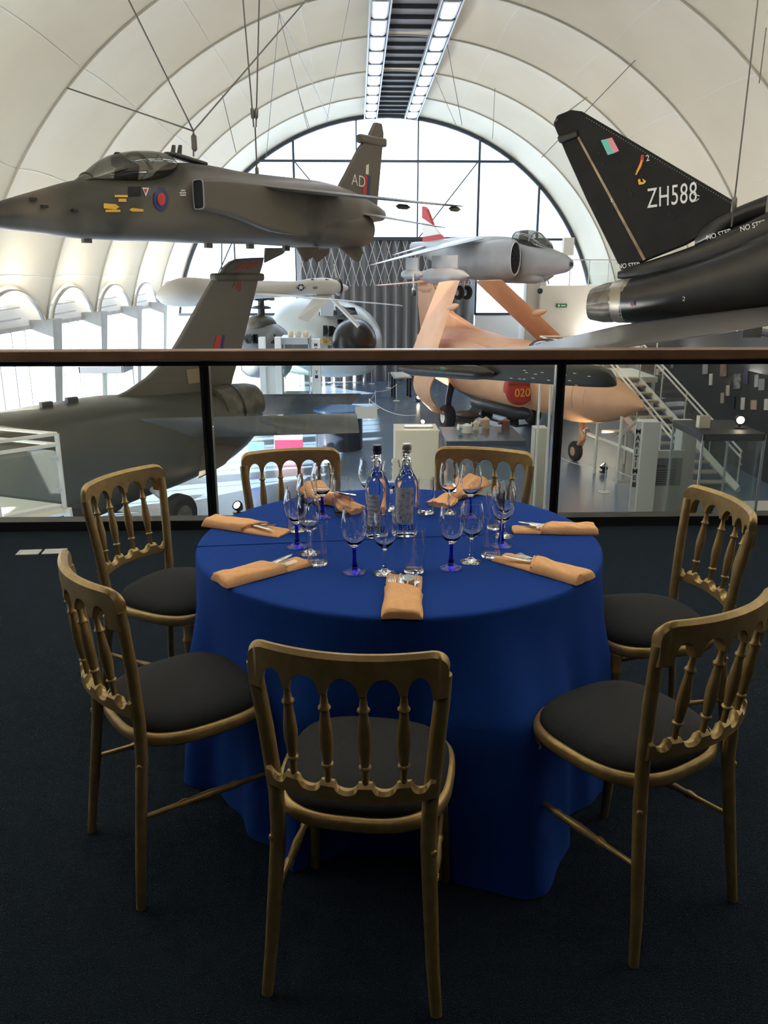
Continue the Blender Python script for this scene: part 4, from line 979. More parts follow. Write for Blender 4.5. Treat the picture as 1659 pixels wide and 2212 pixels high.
# fin, bullet and high tailplane
P = [(-6.3, 0, 3.35), (-8.5, 0, 3.65), (-10.3, 0, 4.0), (-11.5, 0, 4.6), (-12.4, 0, 5.25), (-14.1, 0, 5.25), (-14.0, 0, 4.2), (-13.6, 0, 2.9), (-11, 0, 2.9)]
MB().prism(P, (0, .30, 0)).build('fin', M_PINK, bc, smooth=False, bevel=.06)
MB().lathe_ax([(.02, 0), (.20, .5), (.28, 1.1), (.24, 1.9), (.06, 2.5)], (-14.4, 0, 4.95), (1, 0, 0), 18).build('fin_bullet', M_PINK, bc)
MB().lathe_ax([(.02, 0), (.16, .3), (.22, .8), (.02, 1.5)], (-14.4, 0, 5.45), (1, 0, 0), 14).build('upper_bullet', M_PINK, bc)
for sg in (-1, 1): MB().wing((-12.7, sg*.1, 5.2), (-14.2, sg*.1, 5.2), (-13.0, sg*2.15, 5.05), (-14.0, sg*2.15, 5.05), .14, .07).build('tailplane', M_PINK, bc)
# nose gear
MB().tube([(-.05, 0, .42), (.25, 0, .75), (.15, 0, 1.35)], [.06, .09, .10], 10).tube([(-.05, .12, .3), (.35, .05, .8)], .035, 6).build('nose_leg', M_PINK, bc)
MB().lathe_ax([(.08, -.09), (.27, -.10), (.31, -.05), (.31, .05), (.27, .10), (.08, .09)], (-.10, 0, .31), (0, 1, 0), 26).build('nose_wheel', M_RUBBER, bc)
MB().lathe_ax([(.02, -.10), (.14, -.105), (.14, .105), (.02, .10)], (-.10, 0, .31), (0, 1, 0), 16).build('wheel_hub', M_PINK, bc)
MB().lathe_ax([(.02, -.05), (.10, -.03), (.12, .04), (.10, .06)], (.42, 0, 1.02), (1, 0, 0), 14).build('taxi_lamp', M_STEEL, bc)
m = MB(); st_ = sorted(BS)
for s_ in (.75, 1.25): 
    t_, b_, w_, e_ = lerp_tab(st_, s_); c_ = (t_+b_)/2; h_ = (t_-b_)/2
    m.tube([(s_, (w_+.004)*cos(A), c_+(h_+.004)*sin(A)) for A in [2*pi*k/32 for k in range(32)]], .008, 4, closed=True)
m.build('panel_seam', mat('brown_seam', (.30, .15, .08), .6), bc)

# ================================================================== SWING-WING BOMBER BELOW AT THE LEFT
fr = Frame(uy(480, 900, 21.5), radians(50))
tn = thing('swing_wing_bomber', 'grey-brown swing-wing bomber on the hall floor at left, fin tip with red lightning flash', 'aircraft', (fr.P.x, fr.P.y, fr.P.z), fr.a)
TS = fr.stations([(540, 858, 880, .3, 2), (520, 850, 925, .85, 2.2), (485, 846, 965, 1.1, 2.6), (427, 845, 1005, 1.2, 3), (340, 852, 1045, 1.25, 3), (250, 856, 1075, 1.3, 3.2), (130, 874, 1125, 1.25, 3.2), (0, 897, 1170, 1.15, 3), (-160, 935, 1210, 1.0, 2.6)])
x_ = TS[0]; TS = [(x_[0]-1.3, x_[1]-.8, x_[2]+.7, .1, 2), (x_[0]-.8, x_[1]-.25, x_[2]+.25, .6, 2)]+TS
m = MB(); body(m, TS); m.build('fuselage', M_CAMO2, tn, ang=60)
F = [(242, 860), (275, 845), (318, 815), (350, 785), (375, 752), (395, 718), (430, 655), (466, 593), (556, 597), (540, 665), (515, 765), (500, 815), (488, 870), (380, 880)]
MB().prism([fr.p(x, y) for x, y in F], (0, .16, 0)).build('fin', mat('brown_fin_camouflage', (.115, .10, .082), .5, col2=(.095, .09, .075), scale=.5), tn, smooth=False, bevel=.03)
MB().prism([fr.p(x, y) for x, y in [(476, 592), (484, 577), (497, 565), (512, 559), (540, 557), (567, 556), (563, 575), (557, 594)]], (0, .15, 0)).build('fin_tip', M_CAMO2, tn, smooth=False, bevel=.02)
a, b = fr.p(458, 590), fr.p(566, 607); c = (a+b)/2; MB().box((c.x, 0, c.z), (b.x-a.x, .26, abs(a.z-b.z))).build('fin_pod', M_CAMO, tn, bevel=.06)
flat('lightning_flash', M_DRED, [(503, 582), (530, 566), (529, 571), (560, 566), (558, 570), (534, 582), (536, 576), (520, 581)], -.085, tn)
q = fr.p(506, 607); text('AJJ', .30, face_y((q.x, -.088, q.z-.1), radians(-5)), M_DRED, tn, sx=.9)
flat('fin_flash_red', M_RED, [(468, 724), (479, 724), (474, 755), (461, 755)], -.09, tn); flat('fin_flash_blue', M_BLUE, [(479, 724), (486, 724), (482, 755), (474, 755)], -.09, tn)
flat('fin_patch', mat('tan_patch', (.30, .22, .14), .7), [(402, 798), (446, 794), (449, 822), (407, 830)], -.092, tn)
for sg in (-1, 1):
    a, b, c, d = fr.p(425, 905, .95), fr.p(530, 905, .95), fr.p(735, 853, 3.6), fr.p(782, 849, 3.6)
    a, b, c, d = Vector((.1, .95, -.05)), Vector((2.1, .95, -.1)), fr.p(694, 907, 4.0), fr.p(780, 850, 3.4)
    a = fr.p(430, 900, 1.0); b = fr.p(556, 852, 1.0); c = fr.p(742, 893, 3.2); d = fr.p(780, 850, 3.2)
    if sg < 0:
        a, b = fr.p(440, 955, -1.0), fr.p(520, 962, -1.0); c, d = fr.p(428, 1034, -2.9), fr.p(486, 1003, -2.7)
        MB().wing(a, b, c, d, .16, .07).build('tailplane', M_CAMO, tn)
    else: MB().wing(a, b, c, d, .16, .07).build('tailplane', M_CAMO, tn)
# swept near wing lying along the fuselage
a, b, c, d = fr.p(300, 905, -1.2), fr.p(440, 945, -1.2), fr.p(776, 935, -3.3), fr.p(770, 893, -2.7)
MB().wing(b, a, c, d, .42, .24).build('wing', mat('sheen_grey_wing_paint', (.15, .155, .155), .28, col2=(.12, .12, .115), scale=1.5), tn, ang=40)
MB().wing(*[Vector((q.x, -q.y, q.z)) for q in (b, a, c, d)], .42, .24).build('wing', mat('sheen_grey_wing_paint', (.15, .155, .155), .28, col2=(.12, .12, .115), scale=1.5), tn, ang=40)
for sg in (-1, 1):
    q = fr.p(500, 868, -.55); MB().lathe_ax([(.58, -.6), (.56, .1), (.50, .55), (.44, .75), (.38, .75), (.34, .2), (.02, .2)], (q.x, sg*.55, q.z-.12), (1, 0, .08), 26).build('exhaust_nozzle', M_BURNT, tn, ang=50)
    MB().lathe_ax([(.59, 0), (.60, .03), (.59, .06)], (q.x-.1, sg*.55, q.z-.13), (1, 0, .08), 26, cap=False).build('nozzle_ring', M_BLACK, tn)
    w0 = fr.w(uz(390, 1147, GZ)); wy = w0.y if sg < 0 else w0.y+2.6
    MB().lathe_ax([(.12, -.17), (.36, -.19), (.43, -.10), (.43, .10), (.36, .19), (.12, .17)], (w0.x, wy, w0.z+.43), (0, 1, 0), 26).build('main_wheel', M_RUBBER, tn)
    MB().lathe_ax([(.02, -.19), (.20, -.20), (.20, .20), (.02, .19)], (w0.x, wy, w0.z+.43), (0, 1, 0), 18).build('wheel_hub', M_BURNT, tn)
    MB().tube([(w0.x, wy+.1, w0.z+.43), (w0.x-.1, wy+.45, w0.z+.75), (w0.x-.15, wy+1.0, w0.z+1.0)], .08, 8).build('main_leg', M_GALV, tn)
m = MB()
for x, y in ((155, 868), (300, 850), (100, 878)): q = fr.p(x, y); m.box((q.x, 0, q.z+.03), (.25, .12, .14))
m.build('spine_aerial', M_CAMO2, tn)

# ================================================================== WHITE DRONE
fr = Frame(uy(600, 630, 27), radians(30))
dn = thing('drone', 'off-white long-winged drone aircraft with star insignia hanging behind the bomber fin', 'drone aircraft', fr.P, fr.a)
DS = fr.stations([(338, 636, 644, .04, 2), (350, 620, 656, .22, 2), (375, 605, 662, .42, 2), (405, 599, 663, .48, 2), (440, 601, 660, .44, 2), (500, 605, 650, .34, 2), (560, 606, 645, .27, 2), (640, 607, 640, .24, 2.4), (670, 602, 638, .28, 3), (700, 600, 637, .30, 3), (722, 604, 634, .26, 2.5), (742, 614, 630, .14, 2), (751, 618, 626, .05, 2)])
m = MB(); body(m, DS); m.build('fuselage', M_DRONE, dn, ang=60)
a, b, c, d = fr.p(545, 634, -.2), fr.p(625, 638, -.2), fr.p(862, 659, -7.3), fr.p(872, 662, -7.3)
for sg in (1, -1): MB().wing(*[Vector((q.x, q.y*sg, q.z)) for q in (a, b, c, d)], .13, .05).build('wing', M_DRONE, dn)
for pts, y1 in (([(684, 636), (716, 638), (664, 696), (642, 688)], -1.5), ([(690, 636), (722, 637), (719, 683), (692, 682)], .9)):
    P = [fr.p(x, y, (-.1 if k < 2 else y1)) for k, (x, y) in enumerate(pts)]; MB().prism(P, (0, .05, 0)).build('tail_fin', M_DRONE, dn, smooth=False)
MB().tube([fr.p(728, 634, 0), fr.p(735, 600, 0)], .05, 6).build('propeller_blade', M_DRONE, dn); MB().tube([fr.p(727, 600), fr.p(721, 570)], [.05, .02], 6).build('propeller_blade', M_DRONE, dn)
MB().tube([fr.p(722, 650, -.4), fr.p(775, 705, -.9)], [.07, .07], 8).build('support_strut', M_DRONE, dn); MB().tube([fr.p(706, 634, 0), fr.p(722, 652, -.4)], [.03, .05], 8).build('support_strut', M_DRONE, dn)
MB().lathe_ax([(.28, -.02), (.29, 0), (.28, .02)], (fr.p(731, 620).x, 0, fr.p(731, 620).z), (1, 0, 0), 20).build('engine_band', M_BLACK, dn)
decal(fr, DS, [ell(650, 621, 7.5, 7.5, 18)], 'insignia_disc', M_BLUE, dn, lift=.012); decal(fr, DS, [rect(639, 619, 644, 624), rect(656, 619, 661, 624)], 'insignia_bars', M_GREY, dn)
decal(fr, DS, [[(650+(7 if k % 2 == 0 else 2.8)*sin(k*pi/5), 621-(7 if k % 2 == 0 else 2.8)*cos(k*pi/5)) for k in range(10)]], 'insignia_star', M_LETW, dn, lift=.022)
q = fr.p(681, 622, -.29); text('009', .11, face_y((q.x, -.30, q.z)), M_BLUE, dn)
decal(fr, DS, [rect(672, 602, 678, 605), rect(703, 602, 713, 605)], 'cooling_slot', M_HOLE, dn)

# ================================================================== TRANSPORT NOSE, HELICOPTER
fr = Frame(uy(715, 730, 39.5), radians(-50))
tp = thing('transport_aircraft_nose', 'pale grey transport aircraft nose with black radome, numbered 553', 'aircraft nose', (fr.P.x, fr.P.y, GZ), fr.a)
fr.P = Vector((fr.P.x, fr.P.y, GZ))
st = fr.stations([(622, 690, 770, .4, 2), (630, 660, 800, 1.3, 2), (650, 644, 808, 1.75, 2), (690, 641, 812, 1.85, 2), (730, 648, 815, 1.8, 2), (760, 662, 812, 1.65, 2.1), (785, 690, 808, 1.15, 2.1), (800, 722, 800, .4, 2)])
m = MB(); body(m, st); m.build('fuselage', mat('pale_green_grey_paint', (.36, .39, .38), .3), tp, ang=60)
q = fr.p(765, 738, -1.7); MB().lathe_ax([(.75, -1.2), (.93, -.5), (.93, .0), (.82, .45), (.55, .78), (.25, .93), (.02, .97)], q, (.75, -.66, -.05), 28).build('radome', M_BLKAC, tp, ang=60)
for pts in [rect(689, 674, 698, 682), rect(701, 676, 712, 683), rect(714, 670, 720, 682), [(724, 662), (739, 660), (747, 678), (729, 682)], [(744, 664), (766, 664), (773, 680), (752, 680)], rect(729, 690, 741, 700), rect(730, 704, 741, 713), rect(698, 703, 707, 726), rect(710, 704, 719, 727)]:
    decal(fr, st, [pts], 'window', M_HOLE, tp, lift=.03)
decal(fr, st, [[(693, 732), (711, 732), (716, 738), (711, 743), (693, 743)]], 'orange_arrow', M_YEL, tp, lift=.03)
yy = side_y(st, fr.p(703, 738).x, fr.p(703, 738).z)-.08
for bdy, x, y, s_, mt in (('553', 702, 738, .20, M_LETB), ('WRS', 709, 752, .30, M_LETB)):
    for _ in range(3): q = fr.p(x, y, yy); yy = side_y(st, q.x, q.z)-.07
    text(bdy, s_, face_y(q), mt, tp, bold=.02)
fr = Frame(uy(565, 720, 36), radians(40)); fr.P.z = GZ
he = thing('helicopter', 'grey helicopter with a dark exposed rotor head standing behind the bomber fin', 'helicopter', fr.P, fr.a)
st = fr.stations([(520, 745, 800, .3, 2), (532, 720, 812, .8, 2), (548, 704, 816, 1.0, 2.2), (575, 693, 817, 1.05, 2.3), (605, 705, 815, .9, 2.2), (625, 730, 790, .5, 2), (700, 745, 765, .2, 2)])
m = MB(); body(m, st); m.build('fuselage', mat('slate_grey_paint', (.13, .14, .15), .35), he, ang=60)
st2 = fr.stations([(538, 700, 716, .2, 2), (548, 684, 718, .5, 2.2), (565, 680, 720, .55, 2.4), (582, 684, 718, .45, 2.2), (596, 700, 716, .2, 2)]); m = MB(); body(m, st2); m.build('engine_cowling', M_CAMO, he, ang=60)
q = fr.p(565, 685); top = fr.p(565, 646).z
MB().tube([(q.x, 0, q.z), (q.x, 0, top)], [.16, .13], 12).lathe([(.02, 0), (.40, .02), (.42, .09), (.3, .14), (.02, .16)], (q.x, 0, fr.p(565, 668).z)).build('rotor_mast', M_BLACK, he)
m = MB()
for k in range(5):
    A = 2*pi*k/5+.3; m.tube([(q.x, 0, top), (q.x+.55*cos(A), .55*sin(A), top+.05)], [.09, .06], 8); m.box((q.x+.5*cos(A), .5*sin(A), top+.02), (.16, .16, .16), rz=A)
m.build('rotor_head', M_BLACK, he)
MB().tube([(q.x-.3, 0, top), (q.x-1.9, .3, top-.05)], [.05, .04], 6).build('rotor_blade_root', M_GALV, he)
for x in (538, 552, 590): decal(fr, st, [rect(x-5, 722, x+5, 742)], 'window', M_HOLE, he, lift=.03)
for x in (550, 590):
    q = fr.p(x, 800, 0); MB().lathe_ax([(.1, -.1), (.3, -.1), (.3, .1), (.1, .1)], (q.x, -.8, .3), (0, 1, 0), 16).build('wheel', M_RUBBER, he); MB().tube([(q.x, -.8, .3), (q.x, -.5, 1.2)], .06, 8).build('wheel_leg', M_GALV, he)
# ================================================================== HALL FURNITURE AND DISPLAYS
def G(x, y, z=GZ): return uz(x, y, z)
def zat(P, ypx):
    """height at which the vertical line through P crosses photograph row ypx"""
    lo, hi = -6., 12.
    for _ in range(40):
        m = (lo+hi)/2; v = Vector((P.x, P.y, m))-CAM; yy = 1106-FPX*v.dot(UP)/v.dot(FW)
        if yy < ypx: hi = m
        else: lo = m
    return lo
def tall(name, mt, label, cat, xb, yb, ytop, w, d, rz=0, group=None):
    p = G(xb, yb); zt = zat(p, ytop); t = thing(name, label, cat, (p.x, p.y, GZ), rz, group)
    return t, p, zt-GZ
# sign pillars: maritime introduction board
q = G(1385, 1140); yq = q.y
def pillar_at(xl, xr, ytop, Y, label, name='sign_pillar', depth=.32, letters=None, col=None, zb=GZ, group=None, cat='sign pillar'):
    a = uy(xl, 1000, Y); b = uy(xr, 1000, Y); w = b.x-a.x; p = Vector(((a.x+b.x)/2, Y, zb)); zt = zat(p, ytop)
    t = thing(name, label, cat, p, 0, group)
    MB().box((0, depth/2, (zt-zb)/2), (w, depth, zt-zb)).build('column', col or M_WHITE, t, bevel=.008)
    return t, p, w, zt-zb
t, p, w, h = pillar_at(1382, 1420, 912, 17.2, 'white pillar lettered MARITIME beside the stairs', depth=.42)
# narrow lettered flank on the left of the pillar
MB().box((-w/2-.06, .10, h/2), (.12, .03, h)).build('lettered_flank', M_LETW, t)
for k, c in enumerate('MARITIME'):
    text(c, .15, face_y((-w/2-.06, .08, h-.22-.145*k)), M_LETB, t, name='letter', bold=.02)
MB().box((-w/2-.06, .075, h-.22-.145*8), (.08, .01, .11)).build('square_symbol', M_LETB, t)
t2, p2, w2, h2 = pillar_at(1468, 1500, 912, 17.6, 'plain white pillar just left of the glass case by the stairs', depth=.42)
t3 = thing('information_board', 'low white information board between the two white pillars', 'sign board', ((p.x+p2.x)/2, 17.45, GZ))
bw = p2.x-p.x-.3
MB().box((0, 0, .95), (bw, .06, 1.9)).build('board', M_WHITE, t3)
MB().box((0, -.035, 1.42), (bw*.92, .01, .62)).build('text_panel', M_GREY, t3)
text('Maritime', .10, face_y((-.22, -.045, 1.22+.34)), M_LETB, t3, name='heading')
m = MB()
for k in range(7): m.box((-.05, -.043, 1.46-.05*k), (bw*.7, .003, .012))
m.build('text_lines', M_LETB, t3)['kind'] = 'stuff'
# glass case at the right
def glass_case(name, label, x0, x1, Y, dep, yt, roof=.14, base=.25, lampx=None, zb=GZ, top_m=None, inside=None):
    a = uy(x0, 1000, Y); b = uy(x1, 1000, Y); p = Vector(((a.x+b.x)/2, Y+dep/2, zb)); w = b.x-a.x; zt = zat(Vector((a.x, Y, 0)), yt)-zb
    t = thing(name, label, 'display case', p)
    MB().box((0, 0, base/2), (w, dep, base)).build('base', M_DARK, t)
    MB().box((0, 0, zt-roof/2), (w, dep, roof)).build('roof', top_m or M_DWALL, t, bevel=.01)
    for sx, sy, ww, dd in ((0, -1, w, .02), (0, 1, w, .02), (-1, 0, .02, dep), (1, 0, .02, dep)):
        MB().box((sx*(w/2-.01), sy*(dep/2-.01), (zt-roof+base)/2), (ww-.02, dd-.0, zt-roof-base)).build('glass_panel', M_CASEG, t)
    m = MB()
    for sx in (-1, 1):
        for sy in (-1, 1): m.box((sx*(w/2-.02), sy*(dep/2-.02), zt/2), (.04, .04, zt-.02))
    m.build('corner_posts', M_GALV, t, smooth=False); return t, p, w, zt
gc, gp, gw, gh = glass_case('display_case', 'tall glass display case at the right with a lit spotlight on its roof', 1512, 1648, 15.6, 1.6, 938)
def lamp_thing(P, label, r=.10, aim=(0, -1, .3), power=0, target=None, name='floor_spotlight', color=(1, .8, .55)):
    t = thing(name, label, 'spotlight', P); a = Vector(aim).normalized()
    MB().lathe([(.001, 0), (r*1.1, 0), (r*1.1, .02), (r*.3, .03), (r*.3, .12)], n=14, cap=False).build('stand', M_BLACK, t)
    MB().lathe_ax([(r*.5, -.14), (r, -.02), (r*1.05, .06), (r*.9, .06)], (0, 0, .17), a, 16).build('lamp_housing', M_BLACK, t)
    MB().lathe_ax([(r*.88, .055), (r*.3, .075)], (0, 0, .17), a, 14).build('lamp_lens', M_LAMPW, t)
    if power: spot('spotlight_beam', Vector(P)+Vector((0, 0, .35)), target, power, color, 62)
    return t
lamp_thing((gp.x+.35, gp.y-.2, GZ+gh), 'lit spotlight on the roof of the right-hand glass case', aim=(-.3, -1, .1))
MB_ = MB().box((0, 0, .12), (.22, .16, .24)); o = MB_.build('case_light_box', M_CREAM); o.location = (gp.x-.35, gp.y-.1, GZ+gh); tag(o, 'small cream box on the roof of the right-hand glass case', 'box')
for (x, y, rz, mt, l) in ((1598, 1080, .3, M_RED, 'red folded leaflet on the white table at the far right'), (1578, 1070, -.4, M_CREAM, 'cream paper on the white table at the far right')):
    P = G(x, y); o = MB().box((0, 0, .01), (.34, .26, .02), rz=rz).build('leaflet', mt); o.location = (uy(x, y, 16.9).x, 16.9, -3.25); tag(o, l, 'leaflet')
wt = thing('activity_table', 'low white table behind the glass at the far right', 'table', (9.3, 17.0, GZ))
MB().box((0, 0, .72), (2.3, .9, .05)).build('tabletop', M_WHITE, wt)
for sx in (-1, 1):
    for sy in (-1, 1): MB().box((sx*1.1, sy*.4, .35), (.05, .05, .70)).build('leg', M_WHITE, wt)

# staircase with platform
sA = G(1480, 1062); sB = G(1592, 1064); top = Vector((8.35, 26.6, -1.65))
stc = thing('staircase', 'open white metal staircase with wooden treads and double handrails', 'staircase', ((sA.x+sB.x)/2, sA.y, GZ))
N = 13; wdt = sB.x-sA.x; dirv = Vector((top.x-(sA.x+sB.x)/2, top.y-sA.y, top.z-GZ))
M_TREAD = mat('pale_stair_tread', (.42, .36, .27), .6)
for k in range(N):
    c = dirv*((k+1)/N); MB().box((c.x, c.y, c.z-.03), (wdt, .34, .05)).build('tread', M_TREAD, stc, bevel=.005)
    MB().box((c.x-wdt*.30, c.y-.17, c.z-.03), (.10, .012, .05)).build('tread_light', M_LETW, stc)
for sx in (-1, 1):
    off = Vector((sx*(wdt/2+.04), 0, 0)); m = MB()
    m.tube([off+Vector((0, -.1, .05)), off+dirv+Vector((0, 0, -.12))], .09, 4, flat=1.6); m.build('stringer', M_WHITE, stc, smooth=False)
    for dz in (1.08, .92): MB().tube([off+Vector((0, -.05, dz)), off+dirv+Vector((0, 0, dz)), off+dirv+Vector((0, 1.2, dz))], .028, 8).build('handrail', M_WHITE, stc)
    for k in range(5):
        c = off+dirv*(k/4); MB().tube([c, c+Vector((0, 0, 1.08))], .024, 6).build('baluster_post', M_WHITE, stc)
        MB().box(c+Vector((0, -.05, .75)), (.05, .07, .05)).build('glass_clamp', M_GALV, stc)
    a, b = off+Vector((0, 0, .12)), off+dirv+Vector((0, 0, .12))
    MB().add([a+Vector((-.006, 0, 0)), b+Vector((-.006, 0, 0)), b+Vector((-.006, 0, .75)), a+Vector((-.006, 0, .75)), a+Vector((.006, 0, 0)), b+Vector((.006, 0, 0)), b+Vector((.006, 0, .75)), a+Vector((.006, 0, .75))],
             [(0, 1, 2, 3), (7, 6, 5, 4), (0, 4, 5, 1), (1, 5, 6, 2), (2, 6, 7, 3), (3, 7, 4, 0)]).build('glass_panel', M_CASEG, stc, smooth=False)
pf = thing('viewing_platform', 'raised white platform at the head of the stairs behind the pink nose', 'platform', (7.9, 28.0, GZ))
pz = top.z-GZ
MB().box((.1, 0, pz-.1), (3.4, 2.6, .18)).build('deck', M_WHITE, pf)
for x, y in ((-1.5, -1.2), (1.7, -1.2), (-1.5, 1.2), (1.7, 1.2)): MB().box((x, y, (pz-.2)/2), (.10, .10, pz-.2)).build('leg', M_WHITE, pf)
for x in (-1.5, -.75, 0, 1.7): MB().tube([(x, -1.25, pz), (x, -1.25, pz+1.1)], .024, 6).build('rail_post', M_WHITE, pf)
for z in (1.1, .93): MB().tube([(-1.55, -1.25, pz+z), (.2, -1.25, pz+z)], .028, 8).tube([(-1.55, -1.25, pz+z), (-1.55, 1.25, pz+z)], .028, 8).tube([(-1.55, 1.25, pz+z), (1.75, 1.25, pz+z)], .028, 8).build('handrail', M_WHITE, pf)
# braced steel trestle in front of it
ts = thing('steel_trestle', 'low white braced steel frame standing beside the pink aircraft nose', 'steel frame', (7.4, 22.6, GZ)); T0 = Vector((7.4, 22.6, GZ))
def W3(x, y, Y): return uy(x, y, Y)-T0
for x, yb, yt_, Y in ((1335, 1007, 900, 22.0), (1286, 988, 915, 23.2), (1350, 975, 900, 24.4)):
    b = uy(x, yb, Y)-T0; b.z = 0; tz = zat(Vector((b.x+T0.x, Y, 0)), yt_)-GZ; MB().tube([(b.x, b.y, 0), (b.x, b.y, tz)], .045, 8).build('post', M_WHITE, ts)
for (x0, y0, Y0, x1, y1, Y1) in ((1270, 937, 24.2, 1395, 986, 20.8), (1350, 926, 25.0, 1395, 941, 24.0), (1300, 932, 24, 1395, 930, 24), (1380, 905, 24, 1330, 950, 23)):
    MB().tube([W3(x0, y0, Y0), W3(x1, y1, Y1)], .05, 8).build('brace', M_WHITE, ts)
# dark exhibition wall with picture cards
struct('wall_display', MB().box((11.35, 27.0, -2.05), (.16, 12.5, 3.9)), M_DWALL, smooth=False)
struct('wall_upper', MB().box((11.9, 27.0, 1.0), (.2, 13.0, 2.0)), M_CREAM, smooth=False)
struct('ceiling_exhibition', MB().box((12.0, 27.0, -.02), (1.4, 12.5, .1)), M_DARK, smooth=False)
CARDS = [(1523, 808, 18, 44, M_PALE, 'large pale picture card high on the dark wall'), (1562, 813, 20, 34, mat('sunset_print', (.18, .15, .16), .5, col2=(.45, .22, .10), scale=3, lo=.4, hi=.6), 'sunset-toned picture card on the dark wall'),
         (1592, 840, 22, 34, mat('grey_print', (.35, .36, .37), .5, col2=(.12, .12, .13), scale=9), 'large grey picture card at the middle of the dark wall'),
         (1611, 830, 14, 30, mat('violet_screen', (.06, .05, .12), .2), 'dark violet screen on the dark wall'), (1634, 836, 12, 28, M_PALE, 'narrow pale card right of the violet screen'),
         (1645, 843, 18, 26, mat('grey_print_light', (.30, .32, .33), .5), 'broad grey card at the far right of the dark wall'), (1535, 832, 10, 26, M_LETW, 'narrow white card under the large pale picture card'),
         (1572, 855, 10, 24, mat('cream_print', (.62, .55, .45), .5), 'narrow cream card beside the lower left of the dark wall'), (1560, 871, 10, 24, mat('cream_print_dark', (.5, .44, .37), .5), 'narrow cream card lowest on the left of the dark wall'),
         (1582, 882, 16, 26, M_BLACK, 'black box mounted low on the dark wall'), (1604, 885, 10, 28, M_LETW, 'narrow white card low on the dark wall'), (1628, 885, 18, 22, mat('tan_print', (.60, .42, .32), .5), 'tan picture card low on the dark wall'),
         (1655, 886, 10, 26, M_LETW, 'white card low at the right end of the dark wall'), (1428, 803, 12, 22, M_GALV, 'pale card on the dark wall behind the stair head'), (1420, 810, 8, 14, M_LETW, 'small white card behind the stairs, upper left'), (1452, 795, 10, 20, M_GREY, 'small grey card behind the left handrail of the stairs')]
for x, y, w, h, mt, l in CARDS:
    P = ux(x, y, 11.25); u = P.y/FPX
    o = MB().box((0, 0, 0), (.03, max(w*u*2.6*.55, .22), h*u*.95)).build('picture_card', mt); o.location = P; o.rotation_euler = (radians(-9), 0, 0); tag(o, l, 'picture card')
lp = ux(1525, 733, 11.6); t = lamp_thing((lp.x-.1, lp.y, lp.z-.17), 'lit spotlight above the dark exhibition wall', name='wall_spotlight', aim=(-1, -.4, 0))
o = MB().box((0, 0, 0), (.5, .35, .5)).build('loudspeaker', M_DWALL); o.location = ux(1618, 728, 10.6); tag(o, 'dark loudspeaker box hanging above the dark exhibition wall', 'loudspeaker')
# mezzanine block at the far right
struct('wall_mezzanine', MB().box((11.3, 41.0, -.3), (6.0, 5.0, 2.6)).box((11.3, 41.6, -2.8), (6.0, 4.0, 2.4)), M_WHITE, smooth=False)
struct('wall_mezzanine_column', MB().box((8.15, 39.2, -.8), (.9, .6, 6.4)), M_WHITE, smooth=False)
struct('door_1', MB().box((9.7, 39.55, -3.0), (1.7, .08, 1.9)), M_DARK, smooth=False)
mz = thing('mezzanine_railing', 'glass railing on the white mezzanine at the far right of the hall', 'railing', (11.3, 38.5, 1.0))
MB().box((0, 0, 1.12), (3.6, .05, .05)).build('handrail', M_GALV, mz)
for k in range(5): MB().box((-1.75+.87*k, 0, .56), (.04, .04, 1.1)).build('post', M_GALV, mz)
for k in range(4): MB().box((-1.31+.87*k, 0, .56), (.8, .012, 1.0)).build('glass_panel', M_CASEG, mz)
P = uy(1213, 660, 38.4); es = thing('exit_sign', 'small green exit sign on the white mezzanine wall', 'sign', P); MB().box((0, .02, 0), (.5, .04, .18)).build('sign_plate', mat('exit_green', (.02, .20, .08), .4), es)
m = MB(); m.box((-.12, -.003, 0), (.08, .006, .1)); m.box((.08, -.003, 0), (.2, .006, .05)); m.build('sign_symbols', M_LETW, es, smooth=False)
o = MB().box((0, 0, 0), (.45, .35, .75)).build('loudspeaker', M_LETW); o.location = uy(1226, 552, 38); tag(o, 'white loudspeaker beside the end window, right of the jump jet nose', 'loudspeaker')

# cream plinth, camera table and its posts
a = uy(853, 1000, 17.2); b = uy(947, 1000, 17.2)
pl_ = thing('plinth', 'tall cream plinth behind the silver-capped bottle', 'plinth', ((a.x+b.x)/2, 17.6, GZ)); zt = zat(Vector((a.x, 17.2, 0)), 930)-GZ
MB().box((0, 0, zt/2), (b.x-a.x, .8, zt)).build('plinth_body', mat('cream_board', (.78, .70, .55), .5), pl_, bevel=.01)
lt = thing('strip_lamp', 'glowing strip lamp lying on the cream plinth', 'lamp', ((a.x+b.x)/2+.05, 17.5, GZ+zt)); MB().box((0, 0, .02), (.62, .10, .04)).build('housing', M_GALV, lt); MB().box((0, 0, .045), (.56, .05, .02)).build('lamp_tube', M_LAMPW, lt)
ct_ = uy(960, 1000, 16.3); cb = uy(1105, 1000, 16.3); zt = zat(Vector((ct_.x, 16.3, 0)), 953)-GZ
tc_ = thing('camera_case', 'glass case with a dark glossy top carrying old cameras', 'display case', ((ct_.x+cb.x)/2+.1, 17.1, GZ)); w = cb.x-ct_.x
MB().box((.05, 0, zt-.06), (w+.25, 1.6, .12)).build('top', mat('glossy_slate', (.06, .075, .10), .12), tc_, bevel=.01)
MB().box((0, 0, zt*.25), (w, 1.4, zt*.5)).build('base', M_LETW, tc_)
for s_ in (-1, 1): MB().box((0, s_*.68, zt*.72), (w, .015, zt*.42)).build('glass_panel', M_CASEG, tc_); MB().box((s_*(w/2), 0, zt*.72), (.015, 1.36, zt*.42)).build('glass_panel', M_CASEG, tc_)
